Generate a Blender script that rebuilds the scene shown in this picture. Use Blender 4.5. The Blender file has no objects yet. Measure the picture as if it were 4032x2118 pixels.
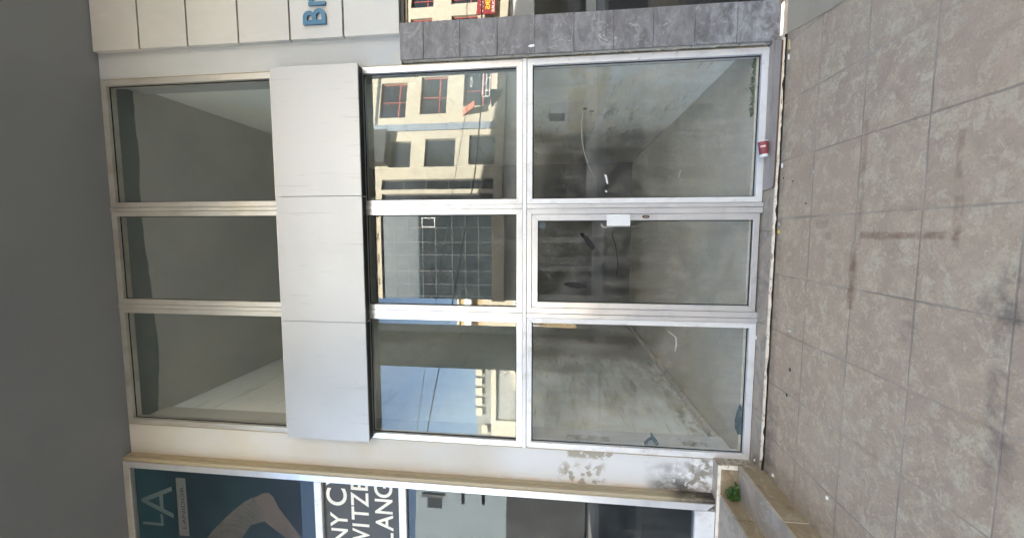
import bpy, bmesh, math, random
from mathutils import Matrix, Vector, noise as mnoise

random.seed(7)
scene = bpy.context.scene
COL = scene.collection
R = math.radians

# ------------------------------------------------------------------ materials
class NT:
    """small helper round a material's node tree"""
    def __init__(self, name):
        self.m = bpy.data.materials.new(name)
        self.m.use_nodes = True
        self.t = self.m.node_tree
        self.t.nodes.clear()
        self.out = self.t.nodes.new('ShaderNodeOutputMaterial')
        self._pos = None
    def n(self, typ, **props):
        nd = self.t.nodes.new('ShaderNode' + typ)
        for k, v in props.items():
            setattr(nd, k, v)
        return nd
    def put(self, sock, v):
        if v is None:
            return
        if isinstance(v, bpy.types.NodeSocket):
            self.t.links.new(v, sock)
        elif isinstance(v, (tuple, list)) and sock.type == 'RGBA' and len(v) == 3:
            sock.default_value = (v[0], v[1], v[2], 1)
        else:
            sock.default_value = v
    def math(self, op, a, b=None, c=None, clamp=False):
        nd = self.n('Math', operation=op, use_clamp=clamp)
        for i, v in enumerate((a, b, c)):
            self.put(nd.inputs[i], v)
        return nd.outputs[0]
    def vmath(self, op, a, b=None, out=0):
        nd = self.n('VectorMath', operation=op)
        self.put(nd.inputs[0], a); self.put(nd.inputs[1], b)
        return nd.outputs[out]
    @property
    def pos(self):
        if self._pos is None:
            self._pos = self.n('NewGeometry').outputs['Position']
        return self._pos
    def xyz(self, v):
        nd = self.n('SeparateXYZ'); self.put(nd.inputs[0], v)
        return nd.outputs
    def comb(self, x, y, z):
        nd = self.n('CombineXYZ')
        for i, v in enumerate((x, y, z)):
            self.put(nd.inputs[i], v)
        return nd.outputs[0]
    def noise(self, scale, detail=4, rough=.55, vec=None, dist=0.0, out=0):
        nd = self.n('TexNoise')
        v = vec if vec is not None else self.pos
        if isinstance(scale, (tuple, list)):
            v = self.vmath('MULTIPLY', v, tuple(scale)); s = 1.0
        else:
            s = scale
        self.put(nd.inputs['Vector'], v)
        nd.inputs['Scale'].default_value = s
        nd.inputs['Detail'].default_value = detail
        nd.inputs['Roughness'].default_value = rough
        nd.inputs['Distortion'].default_value = dist
        return nd.outputs[out]
    def ramp(self, v, lo, hi, a=0.0, b=1.0):
        nd = self.n('MapRange', interpolation_type='SMOOTHSTEP')
        self.put(nd.inputs[0], v)
        for i, x in enumerate((lo, hi, a, b)):
            self.put(nd.inputs[i + 1], x)
        return nd.outputs[0]
    def mix(self, fac, a, b):
        nd = self.n('Mix', data_type='RGBA')
        self.put(nd.inputs[0], fac); self.put(nd.inputs[6], a); self.put(nd.inputs[7], b)
        return nd.outputs[2]
    def box(self, c, h, soft=.03, amp=0.0, nscale=6.0):
        """1 inside an axis aligned box (world metres), ragged soft edge outside"""
        d = self.vmath('SUBTRACT', self.vmath('ABSOLUTE', self.vmath('SUBTRACT', self.pos, tuple(c))), tuple(h))
        o = self.xyz(d)
        m = self.math('MAXIMUM', self.math('MAXIMUM', o[0], o[1]), o[2])
        if amp:
            m = self.math('ADD', m, self.math('MULTIPLY', self.math('SUBTRACT', self.noise(nscale, 4, .6), .5), amp))
        return self.ramp(m, 0.0, soft, 1.0, 0.0)
    def bsdf(self, color, rough=.6, metal=0.0, spec=.5, bump=None, bstr=.3, bdist=.01, **kw):
        p = self.n('BsdfPrincipled')
        self.put(p.inputs['Base Color'], color); self.put(p.inputs['Roughness'], rough)
        self.put(p.inputs['Metallic'], metal); self.put(p.inputs['Specular IOR Level'], spec)
        for k, v in kw.items():
            self.put(p.inputs[k.replace('_', ' ')], v)
        if bump is not None:
            b = self.n('Bump'); b.inputs['Strength'].default_value = bstr; b.inputs['Distance'].default_value = bdist
            self.put(b.inputs['Height'], bump)
            self.t.links.new(b.outputs[0], p.inputs['Normal'])
        self.t.links.new(p.outputs[0], self.out.inputs[0])
        return self.m

def layered(name, base, layers=(), rough=.6, metal=0.0, spec=.5, bump=None):
    """base colour with noise masked layers: dict(c colour, s scale, lo, hi, f strength, d detail, box=(centre, half, soft, amp, nscale))"""
    t = NT(name)
    col = base
    for L in layers:
        m = None
        if 's' in L:
            m = t.ramp(t.noise(L['s'], L.get('d', 5), L.get('r', .6), dist=L.get('w', 0.0)), L['lo'], L['hi'])
        if 'box' in L:
            b = t.box(*L['box'])
            m = b if m is None else t.math('MULTIPLY', m, b)
        m = t.math('MULTIPLY', m, L.get('f', 1.0))
        col = t.mix(m, col, L['c'])
    bh = None
    bs, bd = .3, .01
    if bump:
        bh = t.noise(bump[0], 5, .6); bs, bd = bump[1], bump[2]
    return t.bsdf(col, rough, metal, spec, bh, bs, bd)

def plain(name, c, rough=.6, metal=0.0, var=.12, scale=9.0, spec=.5):
    d = tuple(max(0, x * (1 - var)) for x in c)
    l = tuple(min(1, x * (1 + var * .7)) for x in c)
    return layered(name, c, [dict(c=d, s=scale, lo=.45, hi=.75, f=.8), dict(c=l, s=scale * 2.3, lo=.5, hi=.8, f=.6)],
                   rough, metal, spec, (scale * 8, .12, .003))

def glass_mat(name, tint, refl, wav=.0006, dirt=.05, dirt_col=(.42, .43, .40), wscale=1.6):
    t = NT(name)
    tr = t.n('BsdfTransparent'); t.put(tr.inputs[0], tint)
    gl = t.n('BsdfGlossy'); gl.inputs['Roughness'].default_value = 0.0
    t.put(gl.inputs[0], (.94, .97, .97))
    if wav:
        b = t.n('Bump'); b.inputs['Strength'].default_value = 1.0; b.inputs['Distance'].default_value = wav
        t.put(b.inputs['Height'], t.noise(wscale, 1.5, .4))
        t.t.links.new(b.outputs[0], gl.inputs['Normal'])
    lw = t.n('LayerWeight'); lw.inputs[0].default_value = .5
    fr = t.math('MULTIPLY_ADD', t.math('POWER', lw.outputs['Facing'], 5.0), 1 - refl, refl)
    mx = t.n('MixShader'); t.put(mx.inputs[0], fr)
    t.t.links.new(tr.outputs[0], mx.inputs[1]); t.t.links.new(gl.outputs[0], mx.inputs[2])
    last = mx.outputs[0]
    if dirt:
        df = t.n('BsdfDiffuse'); t.put(df.inputs[0], dirt_col)
        streak = t.ramp(t.noise((9, 9, 1.1), 5, .6), .42, .8)
        blot = t.ramp(t.noise(3.1, 6, .7), .40, .75)
        fine = t.ramp(t.noise((60, 60, 25), 3, .7), .62, .8)
        m = t.math('ADD', t.math('ADD', t.math('MULTIPLY', streak, .55), t.math('MULTIPLY', blot, .7)), t.math('MULTIPLY', fine, .35))
        m = t.math('MULTIPLY', t.math('ADD', t.math('MULTIPLY', m, 1.35), .10), dirt, clamp=True)
        m2 = t.n('MixShader'); t.put(m2.inputs[0], m)
        t.t.links.new(last, m2.inputs[1]); t.t.links.new(df.outputs[0], m2.inputs[2])
        last = m2.outputs[0]
    t.t.links.new(last, t.out.inputs[0])
    return t.m

def clear_mat(name, tint):
    t = NT(name)
    tr = t.n('BsdfTransparent'); t.put(tr.inputs[0], tint)
    t.t.links.new(tr.outputs[0], t.out.inputs[0])
    return t.m

MT = {}
# paving: 46 cm stone look tiles
def paving():
    t = NT('beige_stone_tiles')
    P = .4645
    wob = t.vmath('SCALE', t.vmath('SUBTRACT', t.noise(7, 3, .6, out=1), (.5, .5, .5))); wob.node.inputs['Scale'].default_value = .010
    p = t.xyz(t.vmath('ADD', t.pos, wob))
    fx = t.math('DIVIDE', t.math('SUBTRACT', p[0], .121), P)
    fy = t.math('DIVIDE', t.math('SUBTRACT', p[1], 3.232), P)
    q = t.xyz(t.pos)
    ix = t.math('FLOOR', t.math('DIVIDE', t.math('SUBTRACT', q[0], .121), P))
    iy = t.math('FLOOR', t.math('DIVIDE', t.math('SUBTRACT', q[1], 3.232), P))
    wn = t.n('TexWhiteNoise', noise_dimensions='3D'); t.put(wn.inputs[0], t.comb(ix, iy, 3.0))
    rnd, rcol = wn.outputs[0], wn.outputs[1]
    off = t.vmath('SCALE', rcol); off.node.inputs['Scale'].default_value = 37.0
    v = t.vmath('ADD', t.pos, off)
    a = t.noise(4.6, 10, .72, v, .7)
    b = t.noise(9.5, 9, .74, v, .5)
    c = t.noise(17, 7, .72, v, .4)
    g = t.noise(75, 3, .6, v)
    col = t.mix(t.ramp(a, .30, .72), (0.429, 0.330, 0.243), (0.609, 0.497, 0.358))
    col = t.mix(t.math('MULTIPLY', t.ramp(b, .49, .60), .85), col, (0.647, 0.581, 0.425))
    col = t.mix(t.math('MULTIPLY', t.ramp(c, .50, .62), .62), col, (0.408, 0.300, 0.217))
    col = t.mix(t.math('MULTIPLY', t.ramp(b, .46, .36), .75), col, (0.482, 0.360, 0.283))
    col = t.mix(t.math('MULTIPLY', t.ramp(c, .57, .63), .60), col, (0.731, 0.611, 0.451))
    col = t.mix(t.math('MULTIPLY', t.ramp(g, .48, .66), .38), col, (0.366, 0.281, 0.208))
    # tile to tile tone
    col = t.mix(t.math('MULTIPLY', rnd, .34), col, (0.488, 0.364, 0.270))
    col = t.mix(t.math('MULTIPLY', t.ramp(t.noise(.9, 4, .6), .45, .75), .25), col, (0.636, 0.552, 0.394))
    # dirt film
    col = t.mix(t.math('MULTIPLY', t.ramp(t.noise(1.7, 5, .65), .5, .72), .30), col, (0.440, 0.335, 0.252))
    # grout
    dx = t.math('MULTIPLY', t.math('ABSOLUTE', t.math('SUBTRACT', t.math('FRACT', t.math('ADD', fx, .5)), .5)), P)
    dy = t.math('MULTIPLY', t.math('ABSOLUTE', t.math('SUBTRACT', t.math('FRACT', t.math('ADD', fy, .5)), .5)), P)
    dm = t.math('MINIMUM', dx, dy)
    w = t.math('MULTIPLY_ADD', t.ramp(t.noise(2.3, 3), .35, .7), .0045, .0022)
    gm = t.ramp(dm, w, t.math('ADD', w, .0035), 1.0, 0.0)
    gcol = t.mix(t.ramp(t.noise(1.3, 4, .6), .42, .60), (.235, .195, .165), (.44, .395, .335))
    col = t.mix(t.math('MULTIPLY', gm, .58), col, gcol)
    halo = t.ramp(dm, .004, .035, 1.0, 0.0)
    col = t.mix(t.math('MULTIPLY', t.math('MULTIPLY', halo, t.ramp(t.noise(3.3, 4, .7), .5, .68)), .45), col, (0.412, 0.277, 0.165))
    # hairline cracks in a few tiles
    vo = t.n('TexVoronoi', feature='DISTANCE_TO_EDGE'); vo.inputs['Scale'].default_value = 2.4
    t.put(vo.inputs['Vector'], t.vmath('ADD', t.pos, t.vmath('MULTIPLY', t.noise(5, 4, .6, out=1), (0.342, 0.277, 0.192))))
    cr = t.math('MULTIPLY', t.ramp(vo.outputs[0], .002, .012, 1.0, 0.0), t.ramp(t.noise(.75, 2), .52, .60))
    col = t.mix(t.math('MULTIPLY', cr, .35), col, (0.302, 0.210, 0.130))
    # rust marks left by a metal base
    rust = (.23, .135, .085)
    for cx, cy, hx, hy, f in ((-.012, 2.41, .010, .30, .9), (.30, 2.735, .36, .010, .55), (-.26, 2.77, .20, .014, .8), (.05, 2.115, .11, .012, .6), (.36, 2.13, .10, .008, .5), (-.30, 2.76, .12, .03, .45), (.06, 3.10, .02, .06, .5), (-.02, 3.02, .02, .03, .5)):
        m = t.box((cx, cy, 0), (hx, hy, 1), .018, .035, 14)
        m = t.math('MULTIPLY', m, t.ramp(t.noise(11, 4, .7), .30, .62))
        col = t.mix(t.math('MULTIPLY', m, f * .72), col, rust)
    # dark wet looking stains along the far joint, gutter dirt along the sill
    for c0, h0, f, amp in (((-.50, 1.86, 0), (.34, .018, 1), .75, .09), ((-.30, 1.90, 0), (.06, .05, 1), .5, .14), ((-.95, 1.83, 0), (.10, .03, 1), .5, .10), ((-1.78, 3.60, 0), (.32, .06, 1), .6, .12), ((0, 3.66, 0), (2.2, .018, 1), .45, .06), ((-2.0, 3.2, 0), (.06, .7, 1), .35, .12), ((-.42, 2.33, 0), (.10, .012, 1), .4, .08)):
        m = t.math('MULTIPLY', t.box(c0, h0, .06, amp, 7), t.ramp(t.noise(9, 5, .7), .35, .65))
        col = t.mix(t.math('MULTIPLY', m, f * .8), col, (.16, .132, .115))
    h = t.math('ADD', t.math('MULTIPLY', gm, -1.0), t.math('ADD', t.math('MULTIPLY', a, .5), t.math('MULTIPLY', g, .25)))
    rg = t.ramp(a, .3, .7, .55, .75)
    return t.bsdf(col, rg, 0, .35, h, .35, .004)
MT['paving'] = paving()
MT['cement'] = layered('smooth_cement', (.47, .405, .305), [dict(c=(.40, .345, .26), s=1.6, lo=.4, hi=.7, f=.8), dict(c=(.56, .51, .43), s=4, lo=.5, hi=.75, f=.6), dict(c=(.26, .23, .2), s=11, lo=.6, hi=.8, f=.35)], .8, bump=(40, .2, .004))
MT['soffit'] = layered('grey_soffit_paint', (.262, .278, .288), [dict(c=(.232, .248, .258), s=.7, lo=.35, hi=.7, f=.9), dict(c=(.285, .30, .31), s=2.1, lo=.5, hi=.8, f=.4)], .85, bump=(90, .15, .004))
MT['alu'] = layered('brushed_aluminium', (.80, .80, .82), [dict(c=(.52, .52, .54), s=(5, 5, 5), lo=.45, hi=.8, f=.55), dict(c=(.45, .42, .38), s=(26, 26, 14), lo=.60, hi=.82, f=.45), dict(c=(.80, .80, .81), s=(60, 60, 60), lo=.6, hi=.8, f=.4)], .30, .68, bump=(30, .06, .002))
MT['alu_shaded'] = layered('shaded_worn_aluminium', (.66, .63, .57), [dict(c=(.48, .43, .35), s=(4, 4, 2), lo=.40, hi=.75, f=.7), dict(c=(.74, .72, .68), s=(20, 20, 8), lo=.55, hi=.8, f=.5)], .42, .65, bump=(30, .08, .002))  # darker, warmer copy of the aluminium with the soffit's shade in its colour
MT['white_alu'] = layered('worn_white_frame', (.78, .78, .79), [dict(c=(.50, .48, .45), s=(8, 8, 5), lo=.48, hi=.78, f=.6), dict(c=(.40, .36, .31), s=(22, 22, 14), lo=.60, hi=.76, f=.65)], .40, .25, bump=(30, .1, .002))
MT['tan'] = layered('tan_weathered_return', (.40, .335, .225), [dict(c=(.36, .29, .20), s=(6, 6, .8), lo=.45, hi=.75, f=.7), dict(c=(.54, .47, .36), s=(11, 11, 2), lo=.55, hi=.8, f=.5), dict(c=(.035, .028, .024), s=(5, 5, 4), lo=.30, hi=.55, f=.95, box=((-2.45, 3.8, .48), (.2, .2, .12), .22, .1, 5))], .55, .2)
MT['panel'] = layered('white_composite_panel', (.475, .465, .445), [dict(c=(.42, .41, .39), s=1.2, lo=.42, hi=.75, f=.6), dict(c=(.30, .275, .24), s=(38, 1, 1.5), lo=.63, hi=.72, f=.38, d=3), dict(c=(.20, .18, .15), s=(60, 1, 2.6), lo=.71, hi=.76, f=.45, d=2), dict(c=(.46, .44, .41), s=(5, 5, .7), lo=.55, hi=.8, f=.45)], .44, .45, .45)
MT['panel_grey'] = layered('grey_white_composite_panel', (.58, .565, .53), [dict(c=(.52, .50, .455), s=1.1, lo=.4, hi=.7, f=.7), dict(c=(.70, .68, .64), s=(7, 7, 2.5), lo=.5, hi=.8, f=.4), dict(c=(.48, .45, .40), s=(14, 14, 1.4), lo=.66, hi=.82, f=.35)], .42, 0, .4)
MT['joint'] = plain('black_joint_sealant', (.022, .018, .018), .7)
MT['black_metal'] = plain('black_metal', (.018, .018, .018), .45)
MT['gasket'] = plain('black_rubber_gasket', (.012, .012, .013), .6)
MT['plaster_cream'] = layered('weathered_cream_plaster', (.555, .53, .475), [
    dict(c=(.57, .57, .555), s=1.3, lo=.38, hi=.62, f=.85),
    dict(c=(.68, .685, .69), s=2.0, lo=.2, hi=.45, f=.8, box=((-2.27, 3.85, 1.2), (.4, .3, .95), .5, .3, 2)),
    dict(c=(.60, .52, .41), s=(5, 5, 1.2), lo=.52, hi=.8, f=.45),
    dict(c=(.50, .46, .40), s=14, lo=.62, hi=.75, f=.5),
    dict(c=(.60, .45, .32), s=(3, 3, 6), lo=.35, hi=.6, f=.55, box=((-2.43, 3.85, 3.4), (.012, .3, 3.4), .04, .05, 4)),
    dict(c=(.335, .30, .235), s=15, lo=.49, hi=.55, f=.9, d=8, box=((-2.36, 3.85, 1.58), (.07, .3, .14), .12, .12, 9)),
    dict(c=(.335, .30, .235), s=11, lo=.42, hi=.48, f=.9, d=8, box=((-2.125, 3.85, 1.50), (.022, .3, .20), .03, .05, 12)),
    dict(c=(.040, .034, .029), s=(5, 5, 3), lo=.30, hi=.62, f=.88, d=6, box=((-2.37, 3.85, .71), (.06, .3, .10), .22, .14, 4)),
    dict(c=(.21, .185, .145), s=11, lo=.43, hi=.56, f=.85, d=7, box=((-2.27, 3.85, .46), (.25, .3, .075), .10, .18, 7)),
    dict(c=(.78, .78, .77), s=15, lo=.54, hi=.60, f=.8, d=6, box=((-2.24, 3.85, .56), (.10, .3, .11), .12, .16, 7)),
], .8, bump=(22, .25, .004))
MT['plaster_grey'] = layered('grey_white_plaster', (.49, .50, .495), [dict(c=(.54, .525, .48), s=.9, lo=.4, hi=.7, f=.7), dict(c=(.42, .43, .43), s=(4, 4, 1.2), lo=.5, hi=.8, f=.5), dict(c=(.40, .35, .28), s=(9, 9, 2), lo=.55, hi=.8, f=.45, box=((1.83, 3.85, 5.0), (.025, .4, 1.5), .06, .05, 4)), dict(c=(.62, .54, .42), s=6, lo=.35, hi=.6, f=.6, box=((1.61, 3.85, 3.32), (.06, .3, .03), .05, .04, 6))], .8, bump=(24, .2, .004))
MT['mortar'] = layered('cream_mortar', (.56, .52, .44), [dict(c=(.33, .29, .24), s=9, lo=.45, hi=.7, f=.7), dict(c=(.09, .075, .065), s=18, lo=.60, hi=.70, f=.85)], .85, bump=(60, .6, .006))
def marble():
    t = NT('grey_marble')
    geo = t.n('ObjectInfo')
    q = t.xyz(t.pos)
    iz = t.math('FLOOR', t.math('DIVIDE', t.math('SUBTRACT', q[2], .018), .3405))
    wn = t.n('TexWhiteNoise', noise_dimensions='1D'); t.put(wn.inputs[1], iz)
    off = t.vmath('SCALE', wn.outputs[1]); off.node.inputs['Scale'].default_value = 23
    v = t.vmath('ADD', t.pos, off)
    a = t.noise((3.2, 3.2, 6.5), 9, .68, v, 1.1)
    b = t.noise((7.5, 7.5, 12), 7, .66, v, 1.8)
    col = t.mix(t.ramp(a, .32, .70), (.115, .112, .115), (.245, .24, .245))
    col = t.mix(t.math('MULTIPLY', t.ramp(b, .50, .66), .40), col, (.36, .355, .36))
    col = t.mix(t.math('MULTIPLY', t.ramp(b, .44, .30), .45), col, (.085, .080, .085))
    # short white veins
    vd = t.math('ABSOLUTE', t.math('SUBTRACT', t.noise((5, 5, 3.2), 3, .5, v, 2.6), .5))
    vm = t.math('MULTIPLY', t.ramp(vd, .003, .016, 1, 0), t.ramp(t.noise(5.5, 3, .5, v), .52, .60))
    col = t.mix(t.math('MULTIPLY', vm, .5), col, (.58, .56, .53))
    ch = t.ramp(t.noise((16, 16, 16), 4, .6, v, .6), .70, .74)
    col = t.mix(t.math('MULTIPLY', ch, .75), col, (.55, .53, .49))
    # limey bloom towards the splash zone
    low = t.math('MULTIPLY', t.box((1.75, 3.8, .18), (.3, .3, .17), .30, .35, 4), t.ramp(t.noise((7, 7, 11), 8, .7, dist=1.0), .38, .70))
    col = t.mix(t.math('MULTIPLY', low, .75), col, (.43, .44, .47))
    low2 = t.math('MULTIPLY', t.box((1.75, 3.8, .7), (.3, .3, .6), .5, .3, 4), t.ramp(t.noise((6, 6, 9), 7, .7, dist=1.5), .52, .74))
    col = t.mix(t.math('MULTIPLY', low2, .40), col, (.36, .37, .40))
    col = t.mix(t.math('MULTIPLY', t.ramp(wn.outputs[0], .2, 1), .25), col, (.15, .14, .142))
    return t.bsdf(col, t.ramp(a, .3, .7, .38, .58), 0, .45, b, .08, .003)
MT['marble'] = marble()
MT['tread'] = layered('grey_stone_tread', (.46, .385, .295), [dict(c=(.36, .305, .25), s=4, lo=.42, hi=.58, f=.85, w=1.0), dict(c=(.52, .47, .40), s=8, lo=.52, hi=.64, f=.7, w=.7), dict(c=(.26, .215, .185), s=11, lo=.56, hi=.66, f=.5), dict(c=(.12, .095, .075), s=8, lo=.38, hi=.6, f=.6, box=((-2.06, 3.82, .05), (.05, .12, .05), .10, .06, 8))], .6, bump=(40, .2, .003))
MT['riser'] = layered('brown_beige_stone_riser', (.30, .232, .145), [dict(c=(.27, .195, .115), s=(4, 4, 7), lo=.42, hi=.58, f=.9, w=1.2), dict(c=(.39, .32, .215), s=(7, 7, 12), lo=.52, hi=.64, f=.8, w=.9), dict(c=(.17, .12, .075), s=(9, 9, 16), lo=.55, hi=.66, f=.6)], .55, bump=(40, .2, .003))
MT['end_block'] = layered('stained_stone_cladding', (.43, .365, .27), [dict(c=(.13, .095, .065), s=(9, 9, 12), lo=.42, hi=.66, f=.85, d=7, w=.9), dict(c=(.52, .46, .36), s=(14, 14, 18), lo=.52, hi=.72, f=.6)], .6, bump=(30, .3, .004))
MT['tile_edge'] = layered('cream_tile_edge', (.80, .73, .62), [dict(c=(.55, .46, .37), s=(13, 13, 30), lo=.48, hi=.66, f=.75), dict(c=(.25, .18, .14), s=(17, 17, 40), lo=.60, hi=.68, f=.8)], .75, bump=(70, .5, .005))
MT['slab_top'] = layered('brown_grey_slab', (.40, .35, .315), [dict(c=(.27, .185, .125), s=(3.2, 14, 1), lo=.46, hi=.72, f=.75, w=.4), dict(c=(.46, .42, .385), s=(6, 16, 1), lo=.5, hi=.75, f=.6), dict(c=(.16, .12, .10), s=18, lo=.6, hi=.75, f=.4)], .5, bump=(40, .15, .003))
MT['slab_edge'] = plain('dark_brown_slab_edge', (.115, .062, .045), .6)
# room behind the glass
MT['room_wall'] = layered('stained_plaster_rear_shade', (.92, .92, .88), [
    dict(c=(.86, .91, .91), s=.6, lo=.35, hi=.6, f=.7),
    dict(c=(.70, .61, .40), s=(3, 1.2, 3), lo=.30, hi=.50, f=.75, d=6, box=((1.7, 5.5, 1.50), (.4, 1.6, .15), .10, .20, 2)),
    dict(c=(.76, .72, .61), s=(3, 1.4, 5), lo=.36, hi=.62, f=.6, d=6, box=((1.7, 5.0, .95), (.4, 1.7, .45), .25, .4, 2)),
    dict(c=(.74, .71, .58), s=1.6, lo=.36, hi=.60, f=.7, box=((-2.2, 4.9, 1.2), (.4, 1.3, .9), .5, .6, 1.5)),
    dict(c=(.34, .31, .22), s=(15, 6, 14), lo=.38, hi=.66, f=.75, d=8, box=((-2.2, 5.2, .24), (.4, 1.3, .10), .16, .14, 3)),
    dict(c=(.46, .43, .36), s=(4, 1.6, 6), lo=.36, hi=.66, f=.7, d=7, box=((-2.2, 6.4, 1.1), (.4, 1.2, .7), .5, .5, 1.2)), dict(c=(.34, .32, .27), s=(8, 1.5, 18), lo=.58, hi=.70, f=.6, d=5, box=((-2.2, 5.2, 1.2), (.4, 1.6, .8), .3, .3, 2)),
    dict(c=(.42, .41, .35), s=(9, 1.3, 22), lo=.62, hi=.70, f=.6, d=4, box=((-.25, 5.2, .75), (3, 1.8, .55), .3, .3, 2)),
    dict(c=(.55, .54, .48), s=(4, .9, 7), lo=.60, hi=.68, f=.45, d=5),
    dict(c=(.27, .255, .22), f=.85, box=((-.25, 9.1, .9), (4, 1.6, .9), .9, 1.2, .8)),  # rear plaster browner, and darkened for light falling off with depth
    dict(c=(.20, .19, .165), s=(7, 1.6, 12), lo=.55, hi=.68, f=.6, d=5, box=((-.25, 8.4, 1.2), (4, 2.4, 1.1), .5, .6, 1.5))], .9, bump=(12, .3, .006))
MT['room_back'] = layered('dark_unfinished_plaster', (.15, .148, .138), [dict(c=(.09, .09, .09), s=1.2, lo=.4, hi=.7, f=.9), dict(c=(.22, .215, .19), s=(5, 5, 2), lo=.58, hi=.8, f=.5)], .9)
MT['room_floor'] = layered('dusty_screed', (.60, .57, .49), [dict(c=(.50, .475, .405), s=.8, lo=.4, hi=.7, f=.8), dict(c=(.50, .48, .40), s=3, lo=.5, hi=.8, f=.5), dict(c=(.22, .20, .16), s=14, lo=.62, hi=.76, f=.5)], .9)
MT['room_ceiling'] = layered('white_ceiling_plaster', (.66, .655, .61), [dict(c=(.58, .575, .535), s=.8, lo=.4, hi=.7, f=.8)], .9)
MT['ceiling_shade'] = layered('shade_toned_ceiling', (.27, .30, .285), [dict(c=(.22, .25, .235), s=2, lo=.4, hi=.7, f=.7)], .9)  # darker ceiling tone: the shade close to the glass put into colour
MT['moss'] = layered('green_moss', (.17, .24, .11), [dict(c=(.10, .15, .065), s=30, lo=.4, hi=.6, f=.9)], .9)
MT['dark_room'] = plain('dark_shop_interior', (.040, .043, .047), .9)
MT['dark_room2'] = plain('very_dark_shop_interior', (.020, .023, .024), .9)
MT['tint_clear'] = clear_mat('clear_glass_side', (.99, .995, .99))
MT['glass_low'] = glass_mat('clear_shop_glass', (.985, .985, .975), .055, .0003, .19, (.50, .48, .43))
MT['glass_mid'] = glass_mat('reflective_transom_glass', (.76, .80, .78), .105, .00028, .11)
MT['glass_up'] = glass_mat('upper_shop_glass', (.97, .98, .97), .04, .0003, .02)
MT['glass_dark'] = glass_mat('dark_door_glass', (.55, .60, .62), .06, .0008, .09)
MT['glass_right'] = glass_mat('reflective_dark_glass', (.30, .34, .34), .12, .0005, .01)
MT['letter_white'] = plain('off_white_vinyl', (.80, .77, .69), .5, var=.06)
MT['sign_dark'] = layered('dark_grey_sign_board', (.046, .044, .040), [dict(c=(.065, .060, .053), s=1.6, lo=.4, hi=.7, f=.7)], .45)
MT['letter_blue'] = plain('blue_acrylic', (.060, .165, .255), .3, var=.08)
def poster_blue():
    t = NT('blue_poster_print')
    a = t.noise(1.1, 3, .5)
    q = t.xyz(t.pos)
    band = t.ramp(t.math('ADD', q[2], t.math('MULTIPLY', t.noise(2, 3), .25)), 6.0, 6.42)
    col = t.mix(t.ramp(a, .35, .65), (.003, .015, .025), (.008, .028, .040))
    col = t.mix(t.math('MULTIPLY', band, .8), col, (.010, .050, .075))
    low = t.ramp(q[2], 5.3, 4.4)
    col = t.mix(t.math('MULTIPLY', low, .7), col, (.008, .011, .022))
    return t.bsdf(col, .4, 0, .3)
MT['poster'] = poster_blue()
MT['poster_letter'] = plain('pale_blue_print', (.095, .13, .14), .5)
MT['poster_strip'] = plain('grey_print_strip', (.11, .115, .12), .5)
MT['poster_ink'] = plain('dark_print_ink', (.012, .012, .016), .5)
MT['print_skin'] = layered('printed_skin_tone', (.082, .058, .050), [dict(c=(.040, .025, .021), s=3, lo=.5, hi=.75, f=.7)], .5)
MT['print_sleeve'] = layered('printed_grey_sleeve', (.062, .055, .050), [dict(c=(.035, .03, .027), s=(9, 9, 14), lo=.48, hi=.7, f=.7, w=1.0)], .5)
MT['print_fold'] = plain('printed_fold_shade', (.035, .030, .027), .5)
MT['white_plate'] = plain('white_painted_metal', (.76, .76, .75), .4, var=.05)
MT['lock'] = plain('rusty_brass_lock', (.07, .035, .025), .4, .6)
MT['lock_core'] = plain('worn_brass', (.45, .36, .27), .35, .8)
MT['cup_red'] = plain('red_printed_paper', (.27, .060, .070), .5, var=.06, scale=20)
MT['paper'] = plain('white_paper', (.82, .81, .78), .6, var=.05)
MT['cup_logo'] = plain('pink_white_print', (.76, .60, .60), .5)
MT['leaf'] = layered('weed_leaf', (.055, .120, .022), [dict(c=(.095, .185, .04), s=30, lo=.45, hi=.6, f=.8), dict(c=(.030, .085, .014), s=24, lo=.5, hi=.7, f=.8)], .5)
MT['stem'] = plain('weed_stem', (.14, .17, .06), .6)
MT['tape'] = layered('teal_sticker_remains', (.060, .090, .100), [dict(c=(.17, .20, .20), s=30, lo=.5, hi=.65, f=.7)], .6)
MT['grime'] = plain('black_brown_grime', (.020, .017, .015), .9)
MT['glue'] = plain('pale_glue_smear', (.42, .42, .40), .7)
MT['box_grey'] = plain('grey_electrical_box', (.16, .18, .18), .6)
MT['socket_dark'] = plain('dark_socket', (.035, .035, .05), .5)
MT['cable_white'] = plain('pale_cable', (.62, .62, .56), .6)
MT['ply'] = plain('cardboard_scrap', (.48, .40, .25), .8)
# street
MT['asphalt'] = layered('asphalt', (.052, .052, .054), [dict(c=(.075, .074, .072), s=1.5, lo=.45, hi=.75, f=.7), dict(c=(.035, .035, .036), s=60, lo=.5, hi=.7, f=.6)], .85)
MT['street_pave'] = plain('grey_street_paving', (.40, .385, .36), .85, scale=2)
MT['kerb'] = plain('concrete_kerb', (.36, .35, .33), .85, scale=3)
MT['stone'] = layered('beige_stone_blocks', (.49, .445, .345), [dict(c=(.42, .378, .285), s=(2.2, 2.2, 4), lo=.42, hi=.68, f=.8), dict(c=(.55, .51, .43), s=(5, 5, 8), lo=.5, hi=.75, f=.6), dict(c=(.28, .23, .145), s=(1, 1, 6), lo=.62, hi=.8, f=.35)], .85)
MT['stone_pale'] = layered('pale_stone', (.50, .44, .33), [dict(c=(.43, .37, .27), s=3, lo=.4, hi=.7, f=.7)], .85)
MT['tan_wall'] = plain('tan_render', (.44, .33, .18), .85, scale=2)
MT['red_frame'] = plain('dusty_red_frame', (.40, .10, .085), .5)
MT['street_glass'] = plain('dark_window_glass', (.020, .024, .026), .06, spec=.9)
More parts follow.
